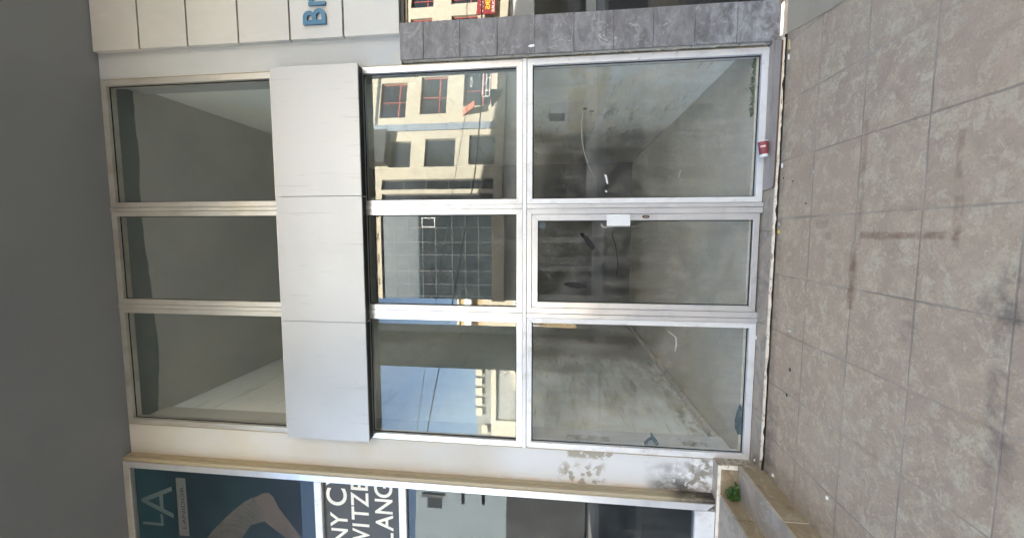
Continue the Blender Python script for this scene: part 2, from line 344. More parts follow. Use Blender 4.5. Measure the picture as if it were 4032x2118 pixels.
MT['mirror_glass'] = layered('blue_grey_curtain_glass', (.095, .125, .145), [dict(c=(.12, .145, .16), s=.8, lo=.4, hi=.7, f=.6)], .05, .75, 1.0)
MT['bluegrey'] = plain('blue_grey_cladding', (.24, .28, .32), .45, scale=2)
MT['white_bar'] = plain('white_metal_bar', (.80, .79, .75), .5)
MT['mullion_dark'] = plain('grey_mullion', (.085, .09, .088), .4)
MT['awning'] = plain('faded_red_awning', (.46, .17, .11), .8)
MT['near_black'] = plain('matt_near_black', (.05, .05, .05), .8)
MT['sign_red'] = plain('red_sign_face', (.27, .035, .035), .45)
MT['sign_yellow'] = plain('yellow_sign_letter', (.80, .58, .05), .5)
MT['sign_white'] = plain('white_sign_letter', (.80, .76, .68), .5)
MT['sign_blue'] = plain('blue_sign_letter', (.16, .22, .40), .5)
MT['column'] = layered('grey_concrete', (.55, .55, .51), [dict(c=(.47, .47, .44), s=1.1, lo=.4, hi=.7, f=.8)], .9)
MT['pale_block'] = plain('pale_grey_render', (.27, .32, .345), .9, scale=1)
MT['cable'] = plain('black_cable', (.02, .02, .022), .6)
MT['lattice'] = plain('grey_lattice_screen', (.20, .195, .175), .7)

# ------------------------------------------------------------------ geometry helpers
def BM():
    return bmesh.new()

def box(bm, x0, x1, y0, y1, z0, z1, mi=0):
    if x0 > x1: x0, x1 = x1, x0
    if y0 > y1: y0, y1 = y1, y0
    if z0 > z1: z0, z1 = z1, z0
    v = [bm.verts.new(p) for p in ((x0, y0, z0), (x1, y0, z0), (x1, y1, z0), (x0, y1, z0), (x0, y0, z1), (x1, y0, z1), (x1, y1, z1), (x0, y1, z1))]
    for f in ((0, 3, 2, 1), (4, 5, 6, 7), (0, 1, 5, 4), (1, 2, 6, 5), (2, 3, 7, 6), (3, 0, 4, 7)):
        fc = bm.faces.new([v[i] for i in f]); fc.material_index = mi
    return v

def prism(bm, pts, y0, y1, mi=0):
    """polygon in x-z (counter clockwise seen from -y) given thickness from y0 (front) to y1"""
    a = [bm.verts.new((p[0], y0, p[1])) for p in pts]
    b = [bm.verts.new((p[0], y1, p[1])) for p in pts]
    n = len(pts)
    f = bm.faces.new(a); f.material_index = mi
    f = bm.faces.new(b[::-1]); f.material_index = mi
    for i in range(n):
        j = (i + 1) % n
        f = bm.faces.new((a[j], a[i], b[i], b[j])); f.material_index = mi

def slabpoly(bm, pts, z0, z1):
    """polygon in x-y extruded in z"""
    a = [bm.verts.new((p[0], p[1], z1)) for p in pts]
    b = [bm.verts.new((p[0], p[1], z0)) for p in pts]
    n = len(pts)
    bm.faces.new(a); bm.faces.new(b[::-1])
    for i in range(n):
        j = (i + 1) % n
        bm.faces.new((a[i], b[i], b[j], a[j]))

def frame(bm, x0, x1, z0, z1, l, r, b, t, y0, y1, g=.0006):
    """mitred rectangular frame, four separate bars; l r b t are bar widths"""
    X0, X1, Z0, Z1 = x0 + l, x1 - r, z0 + b, z1 - t
    prism(bm, [(x0, z0 + g), (X0, Z0 + g), (X0, Z1 - g), (x0, z1 - g)], y0, y1)
    prism(bm, [(X1, Z0 + g), (x1, z0 + g), (x1, z1 - g), (X1, Z1 - g)], y0, y1)
    prism(bm, [(x0 + g, z0), (x1 - g, z0), (X1 - g, Z0), (X0 + g, Z0)], y0, y1)
    prism(bm, [(X0 + g, Z1), (X1 - g, Z1), (x1 - g, z1), (x0 + g, z1)], y0, y1)

def tube(bm, pts, r, seg=6):
    rings = []
    pts = [Vector(p) for p in pts]
    for i, p in enumerate(pts):
        d = (pts[min(i + 1, len(pts) - 1)] - pts[max(i - 1, 0)]).normalized()
        u = d.cross(Vector((.31, .17, .93))).normalized(); w = d.cross(u)
        rr = r[i] if isinstance(r, (list, tuple)) else r
        rings.append([bm.verts.new(p + rr * (u * math.cos(2 * math.pi * k / seg) + w * math.sin(2 * math.pi * k / seg))) for k in range(seg)])
    for a, b in zip(rings, rings[1:]):
        for k in range(seg):
            bm.faces.new((a[k], a[(k + 1) % seg], b[(k + 1) % seg], b[k]))
    bm.faces.new(rings[0][::-1]); bm.faces.new(rings[-1])

def lathe(bm, prof, seg=32, mis=None):
    """profile of (x along axis, radius) turned round the x axis"""
    rings = [[bm.verts.new((x, r * math.cos(2 * math.pi * k / seg), r * math.sin(2 * math.pi * k / seg))) for k in range(seg)] for x, r in prof]
    for i, (a, b) in enumerate(zip(rings, rings[1:])):
        for k in range(seg):
            f = bm.faces.new((a[k], a[(k + 1) % seg], b[(k + 1) % seg], b[k]))
            f.smooth = True
            if mis: f.material_index = mis[i]
    return rings

def obj(name, bm, mat, parent=None, bevel=0.0, label=None, cat=None, group=None, kind=None, norm=True):
    if norm:
        bmesh.ops.recalc_face_normals(bm, faces=bm.faces[:])
    if bevel:
        es = [e for e in bm.edges if len(e.link_faces) == 2 and e.calc_face_angle(0) > .5]
        if es:
            bmesh.ops.bevel(bm, geom=es, offset=bevel, segments=2, profile=.6, affect='EDGES', clamp_overlap=True)
    me = bpy.data.meshes.new(name)
    bm.to_mesh(me); bm.free()
    for m in (mat if isinstance(mat, (list, tuple)) else [mat]):
        me.materials.append(m)
    o = bpy.data.objects.new(name, me)
    COL.objects.link(o)
    if parent: o.parent = parent
    return tag(o, label, cat, group, kind)

def tag(o, label=None, cat=None, group=None, kind=None):
    if label: o['label'] = label
    if cat: o['category'] = cat
    if group: o['group'] = group
    if kind: o['kind'] = kind
    return o

def thing(name, label, cat, loc=(0, 0, 0), rz=0.0, group=None):
    o = bpy.data.objects.new(name, None)
    COL.objects.link(o)
    o.empty_display_size = .1
    o.location = loc; o.rotation_euler = (0, 0, rz)
    return tag(o, label, cat, group)

def rel(p, c):
    """keep a child modelled in world coordinates where it stands under a parent placed away from the origin"""
    c.parent = p
    c.matrix_parent_inverse = (Matrix.Translation(p.location) @ Matrix.Rotation(p.rotation_euler.z, 4, 'Z')).inverted()
    return c

FONT = bpy.data.curves.new('font_probe', 'FONT').font
def glyph(name, text, x0, x1, y, z0, z1, mat, parent=None, depth=.003, back=False, shear=0.0, offset=0.0, label=None):
    """lettering fitted to the box x0..x1, z0..z1 standing in front of plane y (facing -y in the parent's frame)"""
    cu = bpy.data.curves.new(name, 'FONT')
    cu.body = text; cu.size = 1.0; cu.extrude = .5; cu.offset = offset; cu.resolution_u = 6
    tmp = bpy.data.objects.new(name + '_curve', cu)
    COL.objects.link(tmp)
    bpy.context.view_layer.update()
    me = bpy.data.meshes.new_from_object(tmp.evaluated_get(bpy.context.evaluated_depsgraph_get()))
    bpy.data.objects.remove(tmp); bpy.data.curves.remove(cu)
    xs = [v.co.x for v in me.vertices]; ys = [v.co.y for v in me.vertices]
    ax, bx, ay, by = min(xs), max(xs), min(ys), max(ys)
    for v in me.vertices:
        u = (v.co.x - ax) / (bx - ax); w = (v.co.y - ay) / (by - ay); d = v.co.z + .5
        v.co = (x0 + (x1 - x0) * u + shear * w, y - depth * d, z0 + (z1 - z0) * w)
    me.name = name
    me.materials.clear(); me.materials.append(mat)
    o = bpy.data.objects.new(name, me)
    COL.objects.link(o)
    if parent: o.parent = parent
    if label: o['label'] = label
    return o

FY = 3.85          # front plane of the shopfront frames
def pane(x0, x1, z0, z1, y, mat, parent, name='pane', th=.006, nx=1):
    """a sheet of glass: the front face carries the reflecting material, back and rim are clear"""
    bm = BM()
    box(bm, x0, x1, y, y + th, z0, z1, 1)
    bm.normal_update()
    for f in bm.faces:
        if f.normal.y < -.9: f.material_index = 0
    return obj(name, bm, [mat, MT['tint_clear']], parent, norm=False)

# ------------------------------------------------------------------ ground
bm = BM()
box(bm, -30, 30, -1.55, 3.70, -.30, 0)
obj('pavement', bm, MT['paving'], kind='structure')
bm = BM()
slabpoly(bm, [(1.60, 3.70), (1.50, 3.10), (1.44, 2.40), (1.50, 1.2), (8, 1.2), (8, 3.70)], .001, .005)
obj('cement_path', bm, MT['cement'], kind='structure')
bm = BM(); box(bm, -60, 60, -11.2, -1.75, -.5, -.15)
obj('road', bm, MT['asphalt'], kind='structure')
bm = BM(); box(bm, -60, 60, -1.75, -1.55, -.5, .004)
obj('kerb', bm, MT['kerb'], bevel=.012, kind='structure')
bm = BM(); box(bm, -60, 60, -15.6, -11.2, -.5, -.01)
obj('street_pavement', bm, MT['street_pave'], kind='structure')
bm = BM(); box(bm, -60, 60, -60, -15.601, -.5, -.15)  # far ground given the asphalt colour to keep its sunlit reflection dark
obj('dark_far_ground', bm, MT['asphalt'], kind='structure')
bm = BM()
box(bm, -400, 400, -400, 400, -1.2, -.9)
obj('ground', bm, MT['street_pave'], kind='structure')

# ------------------------------------------------------------------ the building over the arcade
bld = thing('arcade_building', 'tall building whose grey ceiling roofs the arcade above the shopfronts', 'building', (0, 3.9, 0))
bm = BM(); box(bm, -16, 16, .85, 3.88, 6.535, 6.85)
rel(bld, obj('ceiling', bm, MT['soffit'], label='flat dark grey arcade ceiling'))
bm = BM(); box(bm, -16, 16, .85, 16, 6.8505, 14.9); box(bm, -16, 16, -.85, .849, 14.3, 14.9)
rel(bld, obj('upper_wall', bm, MT['stone_pale']))
# spandrel wall behind the white panels and the wall above the side shops
bm = BM(); box(bm, -2.09, 1.57, 3.88, 4.0, 3.742, 4.588)
rel(bld, obj('spandrel_wall', bm, MT['joint']))
bm = BM(); box(bm, 1.90, 8, 3.86, 4.05, 3.32, 6.535)
rel(bld, obj('wall_above_glass', bm, MT['joint']))
bm = BM(); box(bm, 8, 16, 3.7, 4.05, 0, 6.535)
rel(bld, obj('wall', bm, MT['plaster_grey']))
bm = BM(); box(bm, -16, -7.2, 3.7, 4.05, 0, 6.535)
rel(bld, obj('wall', bm, MT['plaster_cream']))

for k, cx in enumerate((-2.73, 3.25)):
    bm = BM(); box(bm, cx, cx + (.75, .62)[k], -.80, -.15, 0, 14.3)
    obj('concrete_column', bm, MT['column'], bevel=.012,
        label=('square grey concrete column mirrored in the left transom pane', 'square grey concrete column opposite the grey marble pier')[k],
        cat='column', group='columns along the pavement edge')

# plaster piers each side of the shopfront
bm = BM(); box(bm, -2.47, -2.092, 3.853, 4.3, .0, 6.535)
obj('plaster_pier', bm, MT['plaster_cream'], bevel=.004, label='narrow cream plaster pier with peeling paint and black mould at its foot', cat='wall')
bm = BM(); box(bm, 1.572, 1.90, 3.853, 4.3, 3.30, 6.535)
obj('plaster_pier', bm, MT['plaster_grey'], bevel=.004, label='grey white plaster strip between the upper window and the blue lettered cladding', cat='wall')

# grey marble pier
mp = thing('marble_pier', 'grey marble tiled pier with white veins right of the shopfront', 'pier', (1.75, 3.84, 0))
bm = BM(); box(bm, 1.605, 1.905, 3.812, 4.2, .0, 3.298)
rel(mp, obj('mortar_bed', bm, MT['mortar']))
zs = [.020, .352, .690, 1.030, 1.364, 1.704, 2.045, 2.381, 2.723, 3.064, 3.288]
bm = BM()
for a, b in zip(zs, zs[1:]):
    dx = random.uniform(-.002, .002)
    box(bm, 1.592 + dx, 1.916 + dx, 3.788 + random.uniform(-.0012, .0012), 3.808, a + .0016, b - .0016)
rel(mp, obj('slabs', bm, MT['marble'], bevel=.0015))
bm = BM()
bm2 = BM()
# ragged grout line along the frame
zz = .06; i = 0
pl, pr = [], []
while zz < 3.27:
    pl.append((1.588 + random.uniform(-.004, .004) - (.006 if random.random() < .2 else 0), zz)); pr.append((1.612, zz))
    zz += random.uniform(.008, .04)
prism(bm, pl[::-1] + pr, 3.822, 3.86)
rel(mp, obj('grout_line', bm, MT['mortar']))
bm = BM()
prism(bm, [(1.655 + .012 * math.cos(a) * random.uniform(.7, 1.2), 2.075 + .03 * math.sin(a) * random.uniform(.7, 1.2)) for a in [k * math.pi / 5 for k in range(10)]], 3.7865, 3.79)
rel(mp, obj('chip', bm, MT['paper'], label='broken white chip in the marble'))

# ------------------------------------------------------------------ main shopfront
def bar(bm, x0, x1, z0, z1, y0=FY - .006, y1=FY + .10):
    box(bm, x0, x1, y0, y1, z0, z1)

sf = thing('shopfront', 'large vacant aluminium shopfront of nine panes with a glazed door in the middle', 'shopfront', (-.25, FY, .045))
XL = [(-2.09, -.800), (-.755, .228), (.272, 1.570)]            # outer edges of the three bays
# mullions and transom
for zone, (a, b) in (('low', (.047, 2.117)), ('mid', (2.158, 3.742)), ('up', (4.588, 6.533))):
    for x0, x1 in ((-.800, -.755), (.228, .272)):
        bm = BM(); bar(bm, x0 + .0032, x1 - .0032, a, b)
        rel(sf, obj('mullion', bm, MT['alu_shaded'] if zone == 'up' else MT['alu'], bevel=.002))
bm = BM(); bar(bm, -2.092, 1.572, 2.1198, 2.1552, FY - .009)
rel(sf, obj('transom_bar', bm, MT['white_alu'], bevel=.002))
def window(name, x0, x1, z0, z1, l, r, b, t, glass, mat, label=None, gy=3.892):
    bm = BM(); frame(bm, x0, x1, z0, z1, l, r, b, t, FY, FY + .10)
    w = rel(sf, obj(name, bm, mat, bevel=.0022, label=label))
    p = pane(x0 + l - .004, x1 - r + .004, z0 + b - .004, z1 - t + .004, gy, glass, None)
    p.parent = w
    bm = BM(); frame(bm, x0 + l - .001, x1 - r + .001, z0 + b - .001, z1 - t + .001, .009, .009, .009, .009, gy - .008, gy - .0015)
    g = obj('gasket', bm, MT['gasket']); g.parent = w
    return w

for x0, x1, y0 in ((-2.0945, -2.0885, 3.846), (1.5685, 1.5735, 3.846)):
    bm = BM(); box(bm, x0, x1, y0, 3.88, .06, 6.53)
    rel(sf, obj('sealant', bm, MT['tan']))
# upper row
for k, (x0, x1) in enumerate(XL):
    window('window', x0, x1, 4.588, 6.533, (.058, .052, .052)[k], (.052, .050, .060)[k], .058, .062, MT['glass_up'], MT['alu_shaded'])
# transom row
for k, (x0, x1) in enumerate(XL):
    window('window', x0, x1, 2.158, 3.742, (.058, .052, .047)[k], (.048, .050, .060)[k], .056, .045, MT['glass_mid'], MT['alu'])
# lower fixed panes
window('window', XL[0][0], XL[0][1], .052, 2.117, .058, .048, .056, .050, MT['glass_low'], MT['white_alu'])
window('window', XL[2][0], XL[2][1], .058, 2.117, .047, .054, .056, .050, MT['glass_low'], MT['white_alu'])
# door
bm = BM()
fx0, fx1, fz1 = -.755, .228, 2.117
prism(bm, [(fx0, .047), (fx0 + .052, .047), (fx0 + .052, fz1 - .047), (fx0, fz1 - .0006)], FY, FY + .10)
prism(bm, [(fx1 - .050, .047), (fx1, .047), (fx1, fz1 - .0006), (fx1 - .050, fz1 - .047)], FY, FY + .10)
prism(bm, [(fx0 + .0525, fz1 - .046), (fx1 - .0505, fz1 - .046), (fx1 - .001, fz1), (fx0 + .001, fz1)], FY, FY + .10)
rel(sf, obj('door_frame', bm, MT['alu'], bevel=.002))
dx0, dx1, dz0, dz1 = -.700, .175, .066, 2.067
bm = BM(); frame(bm, dx0, dx1, dz0, dz1, .052, .057, .052, .053, FY + .006, FY + .055)
door = rel(sf, obj('door', bm, MT['alu'], bevel=.0025))
p = pane(dx0 + .048, dx1 - .053, dz0 + .048, dz1 - .049, 3.880, MT['glass_low'], None); p.parent = door
bm = BM(); frame(bm, dx0 + .0515, dx1 - .0565, dz0 + .0515, dz1 - .0525, .009, .009, .009, .009, 3.872, 3.8785)
o = obj('gasket', bm, MT['gasket']); o.parent = door
bm = BM(); box(bm, .066, .171, 3.822, 3.8555, 1.178, 1.384)
o = obj('handle_plate', bm, MT['white_plate'], bevel=.004, label='white rectangular push plate'); o.parent = door
bm = BM()
prism(bm, [(.150 + .0145 * math.cos(a), 1.038 + .034 * math.sin(a) * (1 if abs(math.sin(a)) < .8 else .95)) for a in [k * math.pi / 10 for k in range(20)]], 3.849, 3.857)
o = obj('lock', bm, MT['lock'], bevel=.0015); o.parent = door
bm = BM(); box(bm, .144, .156, 3.845, 3.8495, 1.022, 1.054)
o = obj('lock_cylinder', bm, MT['lock_core'], bevel=.001); o.parent = door

# white composite fascia panels
for k, (a, b) in enumerate(((-2.076, -.8695), (-.8655, .3525), (.3565, 1.566))):
    bm = BM()
    box(bm, a, b, 3.740, 3.760, 3.680, 4.557, 0)
    t = thing('fascia_panel', ('left hand white fascia panel above the transoms, bluish in the sky light', 'middle white fascia panel between the door transom and the upper window', 'right hand white fascia panel next to the grey plaster strip')[k], 'panel', ((a + b) / 2, 3.76, 3.68), 0, 'white fascia panels across the shopfront')
    rel(t, obj('face', bm, MT['panel'], bevel=.002))
    bm = BM()
    box(bm, a + .004, b - .004, 3.7605, 3.852, 3.690, 4.545)
    rel(t, obj('backing_frame', bm, MT['black_metal']))

# ------------------------------------------------------------------ the vacant room behind
room = thing('vacant_room', 'empty double height shop room with stained walls behind the glass', 'room', (-.25, 7, .14))
bm = BM(); box(bm, -2.22, 1.72, 3.9555, 10.3, .02, .135); box(bm, -2.03, 1.51, 3.902, 3.955, .1125, .1349)
rel(room, obj('floor', bm, MT['room_floor']))
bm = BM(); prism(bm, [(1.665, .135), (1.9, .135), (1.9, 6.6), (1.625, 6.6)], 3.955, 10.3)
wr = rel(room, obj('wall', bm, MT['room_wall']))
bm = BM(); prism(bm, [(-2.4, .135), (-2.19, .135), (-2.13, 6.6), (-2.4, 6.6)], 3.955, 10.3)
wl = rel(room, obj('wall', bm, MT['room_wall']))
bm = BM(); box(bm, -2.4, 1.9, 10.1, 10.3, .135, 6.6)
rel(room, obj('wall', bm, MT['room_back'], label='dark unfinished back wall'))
# ceiling with a wavy edge; the strip by the glass has shade in its colour
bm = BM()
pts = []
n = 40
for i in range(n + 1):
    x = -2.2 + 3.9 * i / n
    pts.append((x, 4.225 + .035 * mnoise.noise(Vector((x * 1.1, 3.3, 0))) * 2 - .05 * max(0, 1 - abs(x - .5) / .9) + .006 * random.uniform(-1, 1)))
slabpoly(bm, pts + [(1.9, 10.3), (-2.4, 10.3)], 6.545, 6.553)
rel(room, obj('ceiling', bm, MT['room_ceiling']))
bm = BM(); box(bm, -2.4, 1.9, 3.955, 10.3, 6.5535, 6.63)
rel(room, obj('shade_toned_slab', bm, MT['ceiling_shade'], label='dark ceiling strip above the glass, shade put into its colour'))
bm = BM()
box(bm, -2.2, -2.11, 3.96, 10.1, .135, .20)
rel(room, obj('skirting', bm, MT['mortar'], bevel=.02))
bm = BM(); box(bm, 1.63, 1.668, 5.88, 6.20, 1.76, 1.98)
rel(room, obj('electrical_box', bm, MT['box_grey'], bevel=.004))
for y in (5.71, 5.83):
    bm = BM(); box(bm, 1.648, 1.668, y - .03, y + .03, 1.47 - (.10 if y > 5.8 else 0), 1.53 - (.10 if y > 5.8 else 0))
    rel(room, obj('socket', bm, MT['socket_dark'], bevel=.003))
# rubbish on the screed
def scrap(name, pts, z, mat, label, cat, th=.002):
    bm = BM(); slabpoly(bm, pts, z, z + th)
    return obj(name, bm, mat, label=label, cat=cat)
def ragged(cx, cy, rx, ry, n=9, rot=0.0, j=.35):
    out = []
    for k in range(n):
        a = 2 * math.pi * k / n
        r = 1 + random.uniform(-j, j)
        x, y = rx * r * math.cos(a), ry * r * math.sin(a)
        out.append((cx + x * math.cos(rot) - y * math.sin(rot), cy + x * math.sin(rot) + y * math.cos(rot)))
    return out
scrap('paper_scrap', ragged(.83, 6.15, .05, .10, 9, .6), .136, MT['paper'], 'larger white paper scrap on the room floor behind the right lower pane', 'paper')
scrap('paper_scrap', ragged(.86, 6.65, .04, .05, 8), .136, MT['paper'], 'small white paper scrap on the room floor, farther from the glass', 'paper')
scrap('paper_scrap', ragged(.40, 5.85, .04, .09, 8, .9), .136, MT['glue'], 'grey crumpled scrap on the room floor near the right mullion', 'paper')
bm = BM()
for k in range(900):
    q = random.random()
    x = 1.02 + .52 * q
    dens = .5 + .5 * math.sin(q * 9 + 1) * math.sin(q * 23)
    if random.random() > .35 + .65 * dens: continue
    a = random.uniform(0, 6.28)
    y = 3.915 + abs(random.gauss(0, .035)) * (1.4 if .45 < q < .7 else .8); z = .1352; h = random.uniform(.002, .016)
    r_ = random.uniform(.004, .011)
    v = [bm.verts.new((x + r_ * math.cos(a), y + r_ * math.sin(a), z)), bm.verts.new((x + r_ * math.cos(a + 2.1), y + r_ * math.sin(a + 2.1), z + h * .5)), bm.verts.new((x + r_ * math.cos(a + 4.2), y + r_ * math.sin(a + 4.2), z + h))]
    bm.faces.new(v)
obj('moss', bm, MT['moss'], kind='stuff', label='green moss growing inside along the bottom of the right pane', cat='moss')

# torn stickers and smears left on the glass
def decal(name, pts, y, mat, label, cat='sticker', th=.0012):
    bm = BM(); prism(bm, pts, y - th, y)
    return obj(name, bm, mat, label=label, cat=cat)
def seg2(pts, w):
    L = []; Rr = []
    for i, p in enumerate(pts):
        a = pts[max(0, i - 1)]; b = pts[min(len(pts) - 1, i + 1)]
        dx, dz = b[0] - a[0], b[1] - a[1]; l = math.hypot(dx, dz) or 1
        ww = w[i] if isinstance(w, (list, tuple)) else w
        L.append((p[0] - dz / l * ww, p[1] + dx / l * ww)); Rr.append((p[0] + dz / l * ww, p[1] - dx / l * ww))
    return L + Rr[::-1]
decal('torn_sticker', [(-2.012, .985), (-1.985, .995), (-1.955, .965), (-1.93, .93), (-1.875, .935), (-1.96, .870), (-2.00, .850), (-2.015, .875), (-1.985, .90), (-1.96, .92), (-1.975, .95), (-2.0, .955)], 3.8915, MT['tape'], 'torn teal sticker remnant low on the left pane beside the cream pier')
decal('peeling_tape', [(-1.86, .118), (-1.86, .15), (-1.80, .175), (-1.72, .18), (-1.64, .165), (-1.57, .14), (-1.60, .122), (-1.70, .118)], 3.8915, MT['tape'], 'dark blue grey peeling tape along the bottom edge of the left pane', 'tape')
decal('hand_shaped_sticker', [(-.002, 1.625), (.004, 1.60), (-.02, 1.598), (-.03, 1.612), (-.045, 1.588), (-.085, 1.57), (-.13, 1.535), (-.155, 1.50), (-.125, 1.478), (-.095, 1.50), (-.06, 1.525), (-.03, 1.55), (-.018, 1.578), (.006, 1.582)], 3.8795, MT['grime'], 'dark hand shaped sticker remnant high on the door glass')
decal('glue_smear', seg2([(.09, 1.43), (.062, 1.42), (.055, 1.39), (.062, 1.30), (.058, 1.17), (.064, 1.12)], [.003, .007, .004, .002, .002, .001]), 3.8795, MT['glue'], 'pale glue smear round the white push plate on the door', 'smear')
decal('paper_remnant', [(.538, 1.408), (.53, 1.388), (.49, 1.380), (.45, 1.372), (.452, 1.384), (.47, 1.392), (.50, 1.397), (.535, 1.410)][::1], 3.8915, MT['paper'], 'jagged white paper remnant on the glass of the right lower pane', 'paper')
decal('paper_remnant', [(.395, 1.398), (.388, 1.380), (.372, 1.384), (.38, 1.399)], 3.8915, MT['paper'], 'tiny white paper fleck below the jagged remnant on the right lower pane', 'paper')
decal('scratch', seg2([(1.30, 1.56), (1.13, 1.61), (.98, 1.625), (.84, 1.615), (.72, 1.59), (.60, 1.545), (.50, 1.49)], [.0006, .0012, .0016, .002, .0016, .0014, .0008]), 3.8915, MT['glue'], 'long pale curved scratch across the right lower pane', 'scratch')
decal('dark_smear', seg2([(-.475, 1.76), (-.482, 1.70), (-.488, 1.63), (-.498, 1.55)], [.010, .026, .028, .012]), 3.8795, MT['grime'], 'dark oily smear high on the left of the door glass', 'smear')
decal('marker_scrawl', seg2([(.03, 1.32), (-.02, 1.33), (-.10, 1.30), (-.18, 1.285), (-.30, 1.27), (-.40, 1.285)], [.002, .003, .003, .002, .003, .002]), 3.8795, MT['grime'], 'thin dark drip line across the middle of the door glass', 'smear')
decal('round_sticker', [(.075 + .032 * math.cos(k * math.pi / 9), 1.972 + .032 * math.sin(k * math.pi / 9)) for k in range(18)], 3.8795, MT['tape'], 'faint round blue sticker in the top corner of the door glass')
decal('white_scrape', seg2([(-.905, .80), (-.96, .73), (-1.03, .725), (-1.09, .735)], [.002, .006, .007, .002]), 3.8915, MT['glue'], 'white scrape marks on the left lower pane', 'scrape')

# ------------------------------------------------------------------ sill step, loose slab, cup, litter
st = thing('doorstep', 'low stone doorstep running below the whole shopfront', 'step', (-.25, 3.78, 0))
bm = BM()
xs = [-2.082]
for x in (-1.62, -.78, .02, .9, 1.598):
    xs.append(x)
for a, b in zip(xs, xs[1:]):
    box(bm, a + .0012, b - .0012, 3.682, 3.965, .026, .0455)
rel(st, obj('tread', bm, MT['tread'], bevel=.002))
bm = BM(); box(bm, -2.082, 1.598, 3.692, 3.965, 0.002, .0255)
rel(st, obj('bed', bm, MT['grime']))
bm = BM()
x = -1.98; prev = None
while x < 1.597:
    d = random.uniform(0, .006); e = random.uniform(0, .007) + (.010 if random.random() < .1 else 0)
    ring = [bm.verts.new((x, 3.664 + d, .0445)), bm.verts.new((x, 3.664 + d, .022 + e)), bm.verts.new((x, 3.6815, .022 + e * .5)), bm.verts.new((x, 3.6815, .0445))]
    if prev:
        for k in range(4):
            bm.faces.new((prev[k], prev[(k + 1) % 4], ring[(k + 1) % 4], ring[k]))
    else:
        bm.faces.new(ring)
    prev = ring
    x += random.uniform(.015, .07)
bm.faces.new(prev[::-1])
rel(st, obj('tile_edge', bm, MT['tile_edge']))
bm = BM()
slabpoly(bm, [(.366, 3.846), (.374, 3.690), (.385, 3.668), (.402, 3.662), (1.535, 3.650), (1.600, 3.788), (1.565, 3.845)], .0485, .063)
t = obj('loose_slab', bm, [MT['slab_top'], MT['slab_edge']], bevel=.003, label='loose thin brown grey stone slab lying on the doorstep under the right pane', cat='slab')
for f in t.data.polygons:
    if abs(f.normal.z) < .75: f.material_index = 1

cup = thing('paper_cup', 'red paper cup with white rim lying on its side on the loose slab', 'cup', (.71, 3.765, .107))
bm = BM()
lathe(bm, [(.058, .0405), (-.048, .0315)], 40)
body = obj('cup_body', bm, MT['cup_red'], cup)
bm = BM(); lathe(bm, [(-.0482, .0318), (-.066, .0302), (-.066, .0285), (-.060, .0280), (-.060, .0)], 40)
obj('cup_base', bm, MT['paper'], cup)
bm = BM()
ri = lathe(bm, [(.056, .0395), (.058, .0412), (.060, .0425), (.063, .0420), (.063, .0400), (.060, .0385), (.050, .0378), (-.045, .0300)], 40)
obj('cup_rim', bm, MT['paper'], cup)
bm = BM()
g = []
for i in range(7):
    a = R(118 + i * 11)
    row = []
    for j in range(2):
        xx = .022 - .013 * j
        rr = .0315 + (.0405 - .0315) * (xx + .048) / .106 + .0006
        row.append(bm.verts.new((xx, rr * math.cos(a), rr * math.sin(a))))
    g.append(row)
for a, b in zip(g, g[1:]):
    bm.faces.new((a[0], a[1], b[1], b[0]))
obj('printed_mark', bm, MT['cup_logo'], cup)
cup.rotation_euler = (0, R(-4.5), R(3))

def pebble(name, x, y, z, s, mat, label, cat, group=None, sz=.5, rot=0.0):
    bm = BM()
    bmesh.ops.create_icosphere(bm, subdivisions=2, radius=1)
    for v in bm.verts:
        k = 1 + .35 * mnoise.noise(v.co * 1.3 + Vector((x * 9, y * 9, 0)))
        v.co = Vector((v.co.x * s[0] * k, v.co.y * s[1] * k, v.co.z * s[0] * sz * k))
    o = obj(name, bm, mat, label=label, cat=cat, group=group)
    o.location = (x, y, z + s[0] * sz * .6); o.rotation_euler = (0, 0, rot)
    return o
LG = 'bits of litter on the tiles'
pebble('paper_ball', -.765, 3.41, 0, (.014, .010), MT['glue'], 'crumpled grey white paper ball by the tile edge below the door mullion', 'litter', LG, .7)
pebble('dead_leaf', -1.065, 3.375, 0, (.018, .012), MT['slab_edge'], 'dark red brown dead leaf on the tiles below the left pane', 'leaf', LG, .3)
pebble('dead_leaf', -1.28, 3.40, 0, (.016, .007), MT['grime'], 'narrow dark dead leaf farther left on the tiles', 'leaf', LG, .3, .5)
pebble('white_pebble', -2.03, 3.53, 0, (.016, .010), MT['paper'], 'white pebble at the foot of the brown stair riser', 'pebble', LG, .6, .9)
pebble('white_pebble', -1.772, 2.847, 0, (.014, .009), MT['paper'], 'white pebble alone on the tiles in front of the stair', 'pebble', LG, .6, .5)
pebble('white_pebble', -2.03, 3.76, .046, (.012, .008), MT['paper'], 'tiny white pebble on the doorstep in its left corner', 'pebble', LG, .6)
for (x, y, lb, m, l, rz) in ((.552, 3.655, 'short white cigarette butt against the step edge below the cup', 'paper', .036, 0), (1.40, 3.645, 'white cigarette butt near the right end of the step edge', 'paper', .04, .05), (.075, 3.652, 'grey cigarette butt on the floor below the door lock side', 'glue', .03, .2), (.012, 3.655, 'orange cigarette butt against the step edge below the door', 'sign_yellow', .026, .05), (-.93, 3.845, 'white cigarette stub on the doorstep at the left pane corner', 'paper', .034, .1)):
    bm = BM(); tube(bm, [(-l / 2, 0, 0), (l / 2, 0, 0)], .0062, 10)
    o = obj('cigarette_butt', bm, MT[m], label=lb, cat='cigarette butt', group='cigarette butts by the doorstep')
    o.location = (x, y, (.052 if y > 3.7 else .0065)); o.rotation_euler = (0, 0, rz)
bm = BM(); slabpoly(bm, [(1.452, 3.634), (1.462, 3.662), (1.535, 3.660), (1.535, 3.644)], .002, .014)
obj('wood_chip', bm, MT['ply'], label='flat yellowish wood chip at the right end of the step edge', cat='litter')
